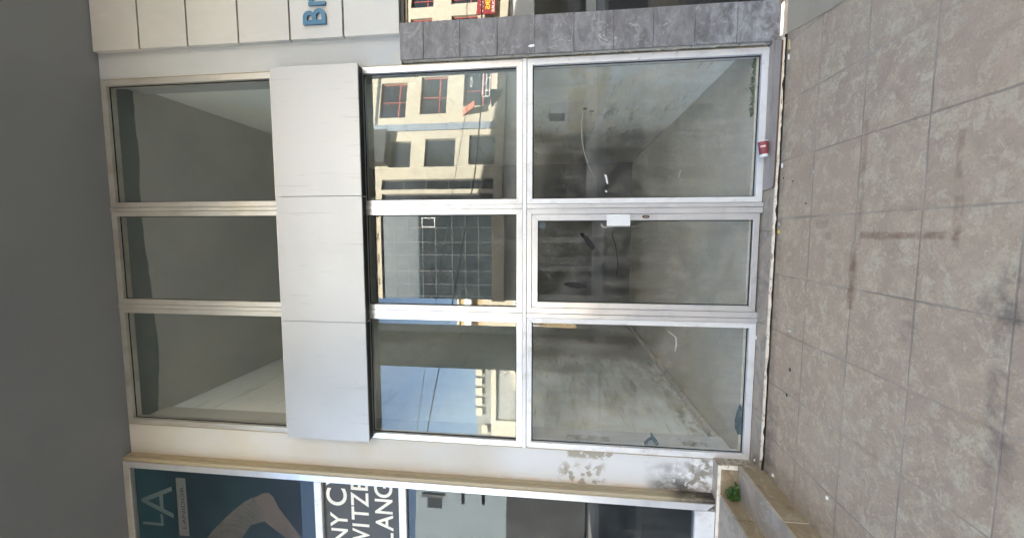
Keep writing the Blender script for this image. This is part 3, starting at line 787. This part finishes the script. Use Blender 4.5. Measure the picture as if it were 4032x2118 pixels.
pebble('dirt_speck', .44, 3.23, 0, (.010, .007), MT['glue'], 'pale speck on the tile below the right pane', 'litter', LG)
for i, (x, y) in enumerate(((.405, 3.49), (.447, 3.63), (.22, 3.3))):
    pebble('dirt_speck', x, y, 0, (.007, .006), MT['grime'], ('black speck on the tile nearest the slab corner', 'black speck touching the step edge beside the slab corner', 'black speck on the tile in front of the door lock')[i], 'litter', LG)

# ------------------------------------------------------------------ stone stair at the left
stair = thing('stone_stair', 'short stone stair with brown risers climbing left to the neighbouring shop', 'stair', (-2.6, 3.0, 0))
XS, X1, YF = -2.086, -2.362, 3.735
bm = BM()
box(bm, -7.2, XS, YF + .004, 3.852, .338, .368)
rel(stair, obj('landing', bm, MT['tread'], bevel=.0015))
bm = BM()
x = -7.2
while x < XS:
    w = random.uniform(.25, .42)
    box(bm, x, min(x + w - .0015, XS), YF - .004, YF + .0035, .340, .3675)
    x += w
rel(stair, obj('landing_edge', bm, MT['tile_edge']))
bm = BM(); box(bm, XS - .004, XS + .008, YF + .0, 3.895, .0465, .367)
box(bm, -2.3, XS - .0045, 3.74, 3.88, .0, .337)
rel(stair, obj('end_cladding', bm, MT['end_block'], bevel=.001))
bm = BM(); box(bm, XS - .030, XS + .0075, YF - .012, YF - .0005, .200, .3395)
rel(stair, obj('end_edge', bm, MT['tile_edge'], bevel=.001))
bm = BM()
box(bm, X1 + .0005, XS - .0305, YF - .010, YF + .004, .1955, .3385)
rel(stair, obj('riser', bm, MT['riser']))
ys = [.6, 1.05, 1.55, 2.02, 2.50, 2.96, 3.40, YF - .012]
bm = BM()
for a, b in zip(ys, ys[1:]):
    box(bm, -7.2, X1 + .006, a + .0025, b - .0025, .326, .345)
rel(stair, obj('tread', bm, MT['tread'], bevel=.0012))
bm = BM()
for a, b in zip(ys, ys[1:]):
    box(bm, X1 - .012, X1 + .0005, a + .003, b - .003, .1955, .3255)
rel(stair, obj('riser', bm, MT['riser']))
bm = BM()
for a, b in zip([.6, 1.2, 1.75, 2.28, 2.845], [1.2, 1.75, 2.28, 2.845, YF - .0125]):
    box(bm, X1 - .02, XS + .016, a + .0025, b - .0025, .176, .195)
rel(stair, obj('tread', bm, MT['tread'], bevel=.0012))
bm = BM()
for a, b in zip([.6, 1.3, 2.05, 3.02], [1.3, 2.05, 3.02, YF + .0]):
    box(bm, XS - .012, XS + .004, a + .0045, b - .0045, .001, .1755)
rel(stair, obj('riser', bm, MT['riser']))
bm = BM(); box(bm, XS - .010, XS + .003, .6, YF, .001, .1745)
rel(stair, obj('riser_joint', bm, MT['tile_edge']))
bm = BM(); box(bm, -7.2, XS - .013, .61, 3.73, .0, .175)
box(bm, -7.2, X1 - .021, .61, 3.73, .1752, .325)
rel(stair, obj('core', bm, MT['mortar']))

# weed growing out of the riser corner
weed = thing('weed', 'small bushy green weed growing from the stair riser corner', 'plant', (-2.335, 3.715, .20))
bm = BM()
stems = BM()
for s in range(40):
    az = random.uniform(0, 2 * math.pi); el = random.uniform(.1, 1.3)
    L = random.uniform(.045, .100) * random.choice((1, 1, 1, 1.35))
    tip = Vector((math.cos(az) * math.cos(el) * L * 1.25, -abs(math.sin(az)) * math.cos(el) * L * .9 - .012, math.sin(el) * L * 1.05 + .005))
    tube(stems, [(0, 0, 0), tip * .5 + Vector((0, 0, .008)), tip], [.0016, .0012, .0008], 5)
    for q in range(30):
        f = random.uniform(.25, 1.08)
        c = tip * f + Vector((random.gauss(0, .009), random.gauss(0, .009), random.gauss(0, .008)))
        if c.z < -.03: continue
        n_ = Vector((random.gauss(0, .7), random.gauss(-.4, .6), random.gauss(.8, .5))).normalized()
        u = n_.cross(Vector((random.gauss(0, 1), random.gauss(0, 1), random.gauss(0, 1)))).normalized(); w = n_.cross(u)
        r = random.uniform(.006, .0115)
        ctr = bm.verts.new(c - n_ * r * .25)
        ring = [bm.verts.new(c + r * (u * math.cos(k * math.pi / 3.5) + w * math.sin(k * math.pi / 3.5) * .85)) for k in range(7)]
        for k in range(7):
            bm.faces.new((ctr, ring[k], ring[(k + 1) % 7]))
obj('foliage', bm, MT['leaf'], weed, norm=False)
obj('stems', stems, MT['stem'], weed)

# ------------------------------------------------------------------ neighbouring shop on the left
ls = thing('left_shopfront', 'aluminium shopfront at the top of the stair with poster above and dark glass door', 'shopfront', (-4.8, 3.75, .37))
YL = 3.75
bm = BM(); box(bm, -2.470, -2.435, YL + .006, 3.853, .369, 6.53)
rel(ls, obj('side_return', bm, MT['tan'], label='tan weathered side return'))
bm = BM(); box(bm, -2.4345, -2.426, YL + .05, 3.853, .369, 6.53)
rel(ls, obj('side_strip', bm, MT['tan']))
bm = BM()
prism(bm, [(-2.542, .445), (-2.471, .369), (-2.471, 6.53), (-2.542, 6.45)], YL, YL + .09)
rel(ls, obj('jamb', bm, MT['alu'], bevel=.003))
bm = BM(); box(bm, -2.476, -2.4712, YL - .003, YL + .09, .372, 6.527)
rel(ls, obj('jamb_lip', bm, MT['alu_shaded'], bevel=.001))
bm = BM(); prism(bm, [(-7.2, 6.435), (-2.5426, 6.45), (-2.4715, 6.531), (-7.2, 6.531)], YL, YL + .09)
rel(ls, obj('head', bm, MT['alu_shaded'], bevel=.003))
for a, b in ((4.218, 4.300), (3.312, 3.392)):
    bm = BM(); box(bm, -7.2, -2.5426, YL - .004, YL + .085, a, b)
    box(bm, -7.2, -2.5426, YL - .010, YL - .0045, a + .003, a + .020)
    rel(ls, obj('transom_bar', bm, MT['white_alu'], bevel=.003))
bm = BM(); box(bm, -7.2, -2.5426, YL, YL + .085, .37, .455)
box(bm, -7.2, -2.5426, YL - .006, YL - .0005, .455, .545)
box(bm, -7.2, -2.5426, YL, YL + .085, .4555, .545)
rel(ls, obj('bottom_rail', bm, MT['white_alu'], bevel=.002))
p = pane(-7.2, -2.540, .545, 3.312, YL + .030, MT['glass_dark'], None); rel(ls, p)
p = pane(-7.2, -2.540, 4.298, 6.44, YL + .022, MT['glass_up'], None); rel(ls, p)
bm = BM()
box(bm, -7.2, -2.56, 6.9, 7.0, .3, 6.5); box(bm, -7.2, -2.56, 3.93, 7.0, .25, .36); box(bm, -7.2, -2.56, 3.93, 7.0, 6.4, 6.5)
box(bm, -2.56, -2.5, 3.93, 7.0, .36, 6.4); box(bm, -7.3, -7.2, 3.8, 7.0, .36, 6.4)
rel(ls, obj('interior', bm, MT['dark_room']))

# sign board with off white letters
sb = thing('sign_board', 'dark grey sign board with large off white capital letters above the left door', 'sign', (-4, 3.80, 3.4))
bm = BM(); box(bm, -7.2, -2.505, 3.787, 3.81, 3.380, 4.235)
rel(sb, obj('board', bm, MT['sign_dark']))
LET = [('C', -2.806, -2.617, 3.965, 4.191), ('Y', -3.040, -2.881, 3.966, 4.154), ('N', -3.221, -3.057, 3.967, 4.149), ('A', -3.42, -3.245, 3.966, 4.150),
       ('E', -2.621, -2.514, 3.733, 3.918), ('Z', -2.798, -2.645, 3.731, 3.920), ('T', -2.945, -2.801, 3.733, 3.919), ('I', -3.015, -2.986, 3.730, 3.914), ('W', -3.275, -3.036, 3.730, 3.915),
       ('G', -2.683, -2.515, 3.472, 3.667), ('N', -2.854, -2.698, 3.475, 3.663), ('A', -3.036, -2.865, 3.472, 3.660), ('L', -3.165, -3.057, 3.473, 3.659)]
for ch, a, b, c, d in LET:
    rel(sb, glyph('letter', ch, a, b, 3.7865, c, d, MT['letter_white'], None, .002, offset=.012))

bm = BM(); prism(bm, [(-2.594, 4.187), (-2.512, 4.052), (-2.512, 4.112), (-2.557, 4.187)], 3.7845, 3.7865)
rel(sb, obj('letter', bm, MT['letter_white']))

# poster
po = thing('poster', 'blue advertising poster of a bent arm in a rolled sleeve behind the upper left glass', 'poster', (-4, 3.80, 4.3))
bm = BM(); box(bm, -7.2, -2.505, 3.800, 3.806, 4.255, 6.50)
rel(po, obj('sheet', bm, MT['poster']))
rel(po, glyph('letter', 'A', -3.120, -2.756, 3.7995, 6.005, 6.390, MT['poster_letter'], None, .001, offset=-.004))
rel(po, glyph('letter', 'L', -3.222, -3.085, 3.7995, 6.137, 6.394, MT['poster_letter'], None, .001, offset=-.006))
bm = BM(); prism(bm, [(-3.316, 5.826), (-2.648, 5.830), (-2.648, 5.946), (-3.316, 5.948)], 3.7990, 3.7996)
rel(po, obj('name_strip', bm, MT['poster_strip']))
rel(po, glyph('lettering', 'LANIDOR', -3.231, -2.748, 3.7988, 5.857, 5.900, MT['poster_ink'], None, .0008))
bm = BM(); prism(bm, [(-2.737, 4.854), (-2.752, 4.93), (-2.79, 4.99), (-2.866, 5.147), (-3.06, 4.923), (-3.233, 4.677), (-3.75, 4.27), (-3.45, 4.27), (-3.217, 4.495), (-2.905, 4.739), (-2.78, 4.80)][::-1], 3.7990, 3.7996)
rel(po, obj('printed_arm', bm, MT['print_skin']))
bm = BM(); prism(bm, [(-2.80, 5.04), (-2.866, 5.147), (-3.034, 5.344), (-3.233, 5.546), (-3.32, 5.611), (-3.9, 6.05), (-4.2, 5.6), (-3.5, 5.38), (-3.281, 5.196), (-3.12, 5.08), (-3.06, 4.91), (-2.95, 4.93)][::-1], 3.7984, 3.7990)
sl = rel(po, obj('printed_sleeve', bm, MT['print_sleeve']))
bm = BM()
for k in range(9):
    f = k / 8 + random.uniform(-.04, .04)
    ax, az = -2.86 - .40 * f, 5.13 + .42 * f
    bx, bz = -3.02 - .22 * f, 4.95 + .26 * f
    prism(bm, seg2([(ax, az), ((ax + bx) / 2 + .02, (az + bz) / 2 - .015), (bx, bz)], [.0015, .005, .001]), 3.7979, 3.7983)
rel(po, obj('printed_folds', bm, MT['print_fold']))

# ------------------------------------------------------------------ neighbouring shop on the right
rs = thing('right_shopfront', 'dark reflective frameless glass shopfront right of the marble pier', 'shopfront', (4.5, 3.88, 0))
p = pane(1.90, 8.0, .03, 3.255, 3.875, MT['glass_right'], None); rel(rs, p)
bm = BM(); box(bm, 1.90, 8.0, 3.83, 3.93, 3.257, 3.318)
rel(rs, obj('head_rail', bm, MT['black_metal']))
bm = BM(); box(bm, 1.90, 8.0, 3.86, 3.90, 3.238, 3.2565)
rel(rs, obj('head_trim', bm, MT['tan']))
bm = BM(); box(bm, 1.90, 8.0, 3.70, 4.05, -.01, .029)
rel(rs, obj('sill', bm, MT['cement']))
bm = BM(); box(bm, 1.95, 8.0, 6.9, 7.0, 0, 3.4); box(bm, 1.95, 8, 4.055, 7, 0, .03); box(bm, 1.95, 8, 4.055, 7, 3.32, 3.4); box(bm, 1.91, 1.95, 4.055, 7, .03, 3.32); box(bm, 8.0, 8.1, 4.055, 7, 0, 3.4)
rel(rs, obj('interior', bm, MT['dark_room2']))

# cladding panels above it, with blue raised letters
ZP = [3.287, 3.838, 4.376, 4.911, 5.458, 5.993, 6.533]
for k, (a, b) in enumerate(zip(ZP, ZP[1:])):
    bm = BM(); box(bm, 1.833, 3.6, 3.800, 3.856, a + .009, b - .009)
    obj('cladding_panel', bm, MT['panel_grey'], bevel=.002, cat='panel', group='cladding panels above the right shop',
        label=('lowest grey white cladding panel directly above the dark glass', 'grey white cladding panel carrying the blue letters', 'grey white cladding panel directly above the blue letters', 'grey white cladding panel, third below the ceiling', 'grey white cladding panel, second below the ceiling', 'topmost grey white cladding panel touching the dark ceiling')[k])
lt = thing('sign_letters', 'raised blue letters on the grey white cladding above the right shop', 'sign letters', (2.2, 3.79, 4.0))
rel(lt, glyph('letter', 'B', 1.948, 2.088, 3.7985, 3.997, 4.224, MT['letter_blue'], None, .022, offset=.022))
rel(lt, glyph('letter', 'r', 2.118, 2.205, 3.7985, 3.997, 4.168, MT['letter_blue'], None, .022, offset=.022))

# ------------------------------------------------------------------ across the street (seen mirrored in the glass)
def local(root):
    return lambda name, bm, mat, **k: obj(name, bm, mat, root, **k)
b1 = thing('stone_office_building', 'sunlit beige stone building with red framed windows, mirrored in the right transom', 'building', (5.5, -14.6, 0), R(166))
L1 = local(b1)
U0, U1 = -16.0, 4.05
OP = [(-3.07, -.95, 10.47, 11.97), (-3.36, -1.11, 8.16, 9.66), (-3.59, -1.49, 5.67, 7.21),
      (.46, 1.98, 10.01, 11.23), (.36, 1.98, 7.53, 9.22), (.20, 1.90, 5.30, 6.76),
      (2.68, 3.25, 5.34, 11.52), (3.49, 4.00, 5.34, 11.46),
      (-8.93, -7.79, 9.25, 10.6), (-7.06, -5.9, 9.25, 10.55), (-8.72, -7.86, 6.60, 8.2), (-7.11, -5.75, 6.58, 8.13), (-12, -10.2, 9.3, 10.5), (-12, -10.2, 6.6, 8.1)]
xs = sorted(set([U0, U1] + [round(v, 3) for o in OP for v in o[:2]]))
zs = sorted(set([0, 14.0] + [round(v, 3) for o in OP for v in o[2:]]))
bm = BM()
for i in range(len(xs) - 1):
    run = None
    for j in range(len(zs) - 1):
        cx, cz = (xs[i] + xs[i + 1]) / 2, (zs[j] + zs[j + 1]) / 2
        hole = any(o[0] < cx < o[1] and o[2] < cz < o[3] for o in OP)
        if not hole:
            run = [zs[j], zs[j + 1]] if run is None else [run[0], zs[j + 1]]
        if (hole or j == len(zs) - 2) and run is not None:
            box(bm, xs[i], xs[i + 1], 0, .30, run[0], run[1]); run = None
L1('wall', bm, MT['stone'])
bm = BM(); box(bm, U0, U1, .45, .6, 0, 14)
L1('interior', bm, MT['dark_room'])
for k, (a, b, c, d) in enumerate(OP):
    if k in (6, 7):
        mt = MT['mullion_dark']
    else:
        mt = MT['red_frame'] if k < 3 or k > 7 else MT['mullion_dark']
    bm = BM()
    frame(bm, a, b, c, d, .05, .05, .05, .05, .16, .24)
    if k < 3 or k > 7:
        box(bm, a + .05, b - .05, .17, .23, c + (d - c) * .28, c + (d - c) * .28 + .06)
        box(bm, a + (b - a) * .52, a + (b - a) * .52 + .05, .172, .228, c + .05, d - .05)
    elif k in (6, 7):
        for q in range(1, 5):
            z = c + (d - c) * q / 5
            box(bm, a + .05, b - .05, .17, .23, z, z + .04)
    w = L1('window', bm, mt)
    bm = BM(); box(bm, a + .04, b - .04, .20, .21, c + .04, d - .04)
    o = obj('pane', bm, MT['street_glass']); o.parent = w
# blue grey cladding strip
bm = BM()
for q in range(7):
    z0 = 4.7 + q * 1.12
    box(bm, -.50, -.12, -.10, -.002, z0 + .01, z0 + 1.11)
L1('cladding_strip', bm, MT['bluegrey'])
bm = BM(); box(bm, U0, U1 + .05, -.45, -.002, 4.80, 5.26)
L1('cornice', bm, MT['stone_pale'], bevel=.02)
bm = BM(); box(bm, -3.9, -.55, -.02, .0, 12.05, 12.22)  # dark strip standing in for the shadow under a cornice
L1('cornice_shadow', bm, MT['mullion_dark'])
bm = BM(); box(bm, .0, 1.9, -.55, -.003, 11.25, 12.4)  # plain dark block above a window
L1('dark_block', bm, MT['near_black'])
bm = BM(); box(bm, U0, U1, -.25, -.003, .0, .5); box(bm, U0, U1, -.12, -.003, 3.4, 4.78)
L1('shop_fascia', bm, MT['white_bar'])
for a in (-12, -8.5, -5, -1.5, 1.4):
    bm = BM(); box(bm, a, a + 2.6, -.03, -.002, .55, 3.35)
    L1('shop_window', bm, MT['street_glass'])
# lattice sign frame on the third window
bm = BM()
for z in (5.72, 5.92, 6.12):
    box(bm, -3.6, -2.0, -.06, -.03, z, z + .028)
for u, z0 in ((-2.0, 5.92), (-2.75, 5.92), (-3.1, 5.72), (-2.35, 5.72), (-3.55, 5.92), (-2.02, 5.72)):
    box(bm, u, u + .03, -.062, -.028, z0, z0 + .2)
L1('white_rail', bm, MT['white_bar'])
for u0 in (-3.35, -2.15):
    o = glyph('lettering', 'MASTERS', u0, u0 + .62, .185, 6.78 if u0 < -3 else 7.02, 6.90 if u0 < -3 else 7.13, MT['sign_white'], b1, .01)
bm = BM()
prism(bm, [(0, 5.55), (0, 5.60), (0, 7.2), (0, 7.16)], -.9, -.05) if False else None
v = [bm.verts.new(p) for p in ((-1.30, -.02, 7.2), (-.92, -.02, 7.2), (-.92, -.85, 6.4), (-1.30, -.85, 6.4), (-1.30, -.02, 7.16), (-.92, -.02, 7.16), (-.92, -.85, 6.36), (-1.30, -.85, 6.36))]
for f in ((0, 1, 2, 3), (7, 6, 5, 4), (0, 4, 5, 1), (1, 5, 6, 2), (2, 6, 7, 3), (3, 7, 4, 0)):
    bm.faces.new([v[i] for i in f])
L1('awning', bm, MT['awning'])
bm = BM(); prism(bm, [(-2.1, 5.66), (-2.1, 4.9), (-1.05, 5.5)], -.5, -.46)  # flat dark triangle near the red awning
L1('dark_triangle', bm, MT['near_black'])
# red shop sign
sg = thing('shop_sign', 'red shop sign with yellow and white lettering, mirrored in the right dark glass', 'sign', (5.5, -14.6, 0), R(166))
bm = BM(); box(bm, -9.6, -6.62, -.55, -.47, 5.50, 6.54)
obj('board', bm, MT['sign_red'], sg, bevel=.01)
glyph('lettering', 'LERS', -7.75, -6.85, -.555, 5.80, 6.06, MT['sign_yellow'], sg, .02, offset=.02)
glyph('letter', '&', -8.0, -7.86, -.555, 5.54, 5.70, MT['sign_white'], sg, .02)
glyph('lettering', 'SHOURB', -7.78, -6.68, -.555, 5.54, 5.70, MT['sign_white'], sg, .02)
bm = BM()
for k in range(6):
    u = -6.70 - k * .26
    tube(bm, [(u, -.56, 6.22 + .02 * (k % 2)), (u - .09, -.56, 6.18), (u - .17, -.56, 6.24), (u - .2, -.56, 6.38 if k % 2 else 6.26)], .018, 5)
    if k % 2 == 0: tube(bm, [(u - .1, -.56, 6.32), (u - .13, -.56, 6.33)], .02, 5)
obj('script_lettering', bm, MT['sign_white'], sg)

b2 = thing('glass_office_building', 'blue grey glass office block, mirrored in the middle transom', 'building', (1.50, -14.9, 0), R(180))
L2 = local(b2)
# local x runs left as seen in the mirror
bm = BM(); box(bm, .05, 5.25, .08, .12, 5.6, 12.05)
L2('curtain_glass', bm, MT['mirror_glass'])
bm = BM()
for X in (.33, -.5, -1.21, -2.14, -2.91, -3.6):
    u = 1.5 - X; box(bm, u - .012, u + .012, .05, .0795, 5.6, 12.05)
for z in (6.40, 7.14, 7.91, 8.88, 9.64, 10.5, 11.3):
    box(bm, .05, 5.25, .055, .0798, z - .012, z + .012)
L2('mullions', bm, MT['mullion_dark'])
bm = BM(); frame(bm, .62, 1.14, 8.90, 9.66, .03, .03, .03, .03, .02, .054)
L2('open_window', bm, MT['white_bar'])
bm = BM(); box(bm, .0, 5.27, -.10, .30, 12.051, 12.16)
box(bm, .0, 5.27, .12, .35, 12.1605, 15.0)
for k in range(26):
    u = .05 + k * .2
    box(bm, u, u + .07, -.05, .1195, 12.1605, 15.0)
for k in range(4):
    box(bm, .15 + k * 1.3, .6 + k * 1.3, -.06, -.0505, 12.3, 15)
L2('ribbed_parapet', bm, MT['stone_pale'])
bm = BM(); box(bm, .0, 5.28, -.40, .35, 4.86, 5.58)
L2('cornice', bm, MT['stone_pale'], bevel=.05)
bm = BM(); box(bm, .0, 5.27, .06, .4, 0, 4.86)
L2('base_wall', bm, MT['column'])
bm = BM(); box(bm, .0, 5.27, .4, 9, 0, 12.1)
L2('body', bm, MT['stone_pale'])
for a in (.4, 2.0, 3.6):
    bm = BM(); box(bm, a, a + 1.3, .03, .059, .1, 3.4)
    L2('shop_window', bm, MT['street_glass'])

b3 = thing('tan_house', 'distant tan house with white balconies, mirrored beside the column', 'building', (-6.6, -37.3, 0), R(180))
L3 = local(b3)
bm = BM(); box(bm, 0, 8.2, 0, 8, 0, 13.15)
L3('wall', bm, MT['tan_wall'])
bm = BM(); box(bm, -.1, 8.3, -.25, 8.1, 13.151, 13.4)
L3('parapet', bm, MT['stone_pale'])
for k in range(4):
    bm = BM(); box(bm, .6 + k * 1.9, 1.9 + k * 1.9, -.9, -.003, 11.6, 12.4)
    L3('balcony', bm, MT['white_bar'], bevel=.05)
bm = BM(); box(bm, -.05, 8.2, -.4, -.003, 5.2, 10.4)
L3('stone_front', bm, MT['stone_pale'])
bm = BM()
for k in range(24):
    box(bm, .1 + k * .33, .25 + k * .33, -.75, -.6, 4.0, 6.9)
box(bm, 0, 8.2, -.78, -.57, 6.3, 6.5)
L3('railing', bm, MT['white_bar'])
b4 = thing('arched_stone_house', 'distant pale stone house with arches and lattice screens, mirrored left of the column', 'building', (-14.9, -37.3, 0), R(180))
L4 = local(b4)
bm = BM(); box(bm, 0, 12, .5, 8, 0, 11.3)
L4('screen_wall', bm, MT['lattice'])
bm = BM()
box(bm, 0, 12, 0, .5, 9.0, 9.55); box(bm, 0, .35, 0, .5, 0, 11.4); box(bm, 6.6, 12, 0, .48, 6.4, 9.0)
box(bm, 6.6, 7.0, .01, .49, 0, 6.4)
for k in range(8):
    a = k / 8 * 2.4; b_ = (k + 1) / 8 * 2.4
    box(bm, .5 + a, .5 + b_, .02, .47, 6.9 - .35 * math.sin(math.pi * (k + .5) / 14) * 2, 7.5 - .25 * math.sin(math.pi * (k + .5) / 14) * 2)
for k in range(5):
    box(bm, .4 + k * 1.2, 1.3 + k * 1.2, .03, .46, 10.6 + .1 * k * 0, 11.35)
L4('stone_frame', bm, MT['stone'])
bm = BM(); box(bm, -.3, 12.2, -.25, -.06, 0, 6.35)  # dark sheet across the lower storeys, standing in for their shade
L4('shaded_base', bm, MT['near_black'])
bm = BM()
for k in range(14):
    u = .3 + k * .45
    tube(bm, [(u, .45, 7.0), (u + 1.4, .45, 9.0)], .025, 4)
    tube(bm, [(u + 1.4, .45, 7.0), (u, .45, 9.0)], .025, 4)
L4('lattice', bm, MT['white_bar'])
bm = BM(); box(bm, 7.2, 8.2, -.05, -.003, 10.0, 10.7)
L4('name_board', bm, MT['stone_pale'])
for ch, u in (('J', 8.2), ('A', 8.55)):
    glyph('letter', ch, u, u + .4, -.01, 7.4, 7.9, MT['sign_blue'], b4, .03)
b5 = thing('pale_apartment_block', 'pale apartment block down the street, mirrored in the left shop door', 'building', (-17.2, -19.0, 0), R(176))
L5 = local(b5)
bm = BM(); box(bm, 0, 9, 0, 6, 0, 11.8)
L5('wall', bm, MT['pale_block'])
bm = BM(); box(bm, -.02, 9, -.10, -.002, 0, 5.3)  # near-black front added to paint the ground floor as shaded
L5('shaded_base', bm, MT['near_black'])
bm = BM(); box(bm, 1.0, 1.95, -.03, -.002, 9.9, 10.95)
L5('window', bm, MT['street_glass'])
bm = BM(); box(bm, .9, 1.1, -.25, -.002, 9.8, 11.3)
L5('shutter', bm, MT['mullion_dark'])
# overhead lines and a pole
def cable_thing(pts, r, label, y):
    bm = BM(); tube(bm, [(p[0], y, p[1]) for p in pts], r, 6)
    obj('power_cable', bm, MT['cable'], label=label, cat='cable', group='overhead power cables above the street')
cable_thing([(12, 4.4), (4.31, 4.51), (2.07, 4.75), (-2.25, 5.56), (-3.1, 5.74), (-5.54, 6.28), (-9.2, 7.0)], .022, 'thick black power cable above the street, mirrored in the transoms', -6.3)
cable_thing([(12, 4.9), (4.21, 5.02), (1.99, 5.45), (-2.35, 6.2), (-3.36, 6.43), (-5.57, 6.77), (-9.2, 7.3)], .011, 'thin black power cable above the thick one over the street', -6.3)
pole = thing('utility_pole', 'wooden utility pole with cross arms, mirrored in the left shop door', 'pole', (-9.2, -6.4, 0))
bm = BM(); tube(bm, [(0, 0, -.15), (0, 0, 7.6)], [.13, .09], 10)
obj('shaft', bm, MT['cable'], pole)
for z, w in ((5.25, .65), (4.5, .6)):
    bm = BM(); box(bm, -w, w, -.06, .06, z - .05, z + .05)
    obj('cross_arm', bm, MT['cable'], pole)

# ------------------------------------------------------------------ light, sky, camera
SUN_EL, SUN_AZ = R(34), R(0)              # behind our building (+y), shining on to the far side of the street
world = bpy.data.worlds.new("World"); scene.world = world
world.use_nodes = True
wt = world.node_tree
bg = wt.nodes['Background']
sky = wt.nodes.new('ShaderNodeTexSky'); sky.sky_type = 'NISHITA'; sky.sun_disc = False
sky.sun_elevation = SUN_EL; sky.sun_rotation = SUN_AZ; sky.dust_density = 2.5; sky.ozone_density = .7
wt.links.new(sky.outputs[0], bg.inputs[0]); bg.inputs[1].default_value = .085
sun = bpy.data.lights.new('sun', 'SUN'); sun.energy = 4.8; sun.angle = R(.5); sun.color = (1, .96, .89)
so = bpy.data.objects.new('sun', sun); COL.objects.link(so)
d = Vector((math.sin(SUN_AZ) * math.cos(SUN_EL), math.cos(SUN_AZ) * math.cos(SUN_EL), math.sin(SUN_EL)))
so.rotation_euler = d.to_track_quat('Z', 'Y').to_euler(); so.location = (0, 20, 30)

cam = bpy.data.cameras.new('camera'); co = bpy.data.objects.new('camera', cam); COL.objects.link(co)
cam.sensor_fit = 'HORIZONTAL'; cam.sensor_width = 36.0; cam.lens = 1615.2 / 4032 * 36
cam.clip_start = .05; cam.clip_end = 2000
Rm = ((-2.14972259e-04, -9.96262649e-01, -8.63752791e-02), (1.17644279e-01, -8.58006697e-02, 9.89342240e-01), (-9.93055778e-01, -9.94887634e-03, 1.17223046e-01))
co.matrix_world = Matrix(((Rm[0][0], -Rm[0][1], -Rm[0][2], 0), (Rm[1][0], -Rm[1][1], -Rm[1][2], 0), (Rm[2][0], -Rm[2][1], -Rm[2][2], 1.8), (0, 0, 0, 1)))
scene.camera = co

scene.render.engine = 'CYCLES'
cy = scene.cycles
cy.max_bounces = 14; cy.diffuse_bounces = 9; cy.glossy_bounces = 5; cy.transmission_bounces = 6; cy.transparent_max_bounces = 16
cy.caustics_reflective = False; cy.caustics_refractive = False
cy.use_denoising = True
cy.sample_clamp_indirect = 8
vs = scene.view_settings
vs.view_transform = 'Standard'; vs.look = 'None'; vs.gamma = 1; vs.use_curve_mapping = False
vs.exposure = 3.55
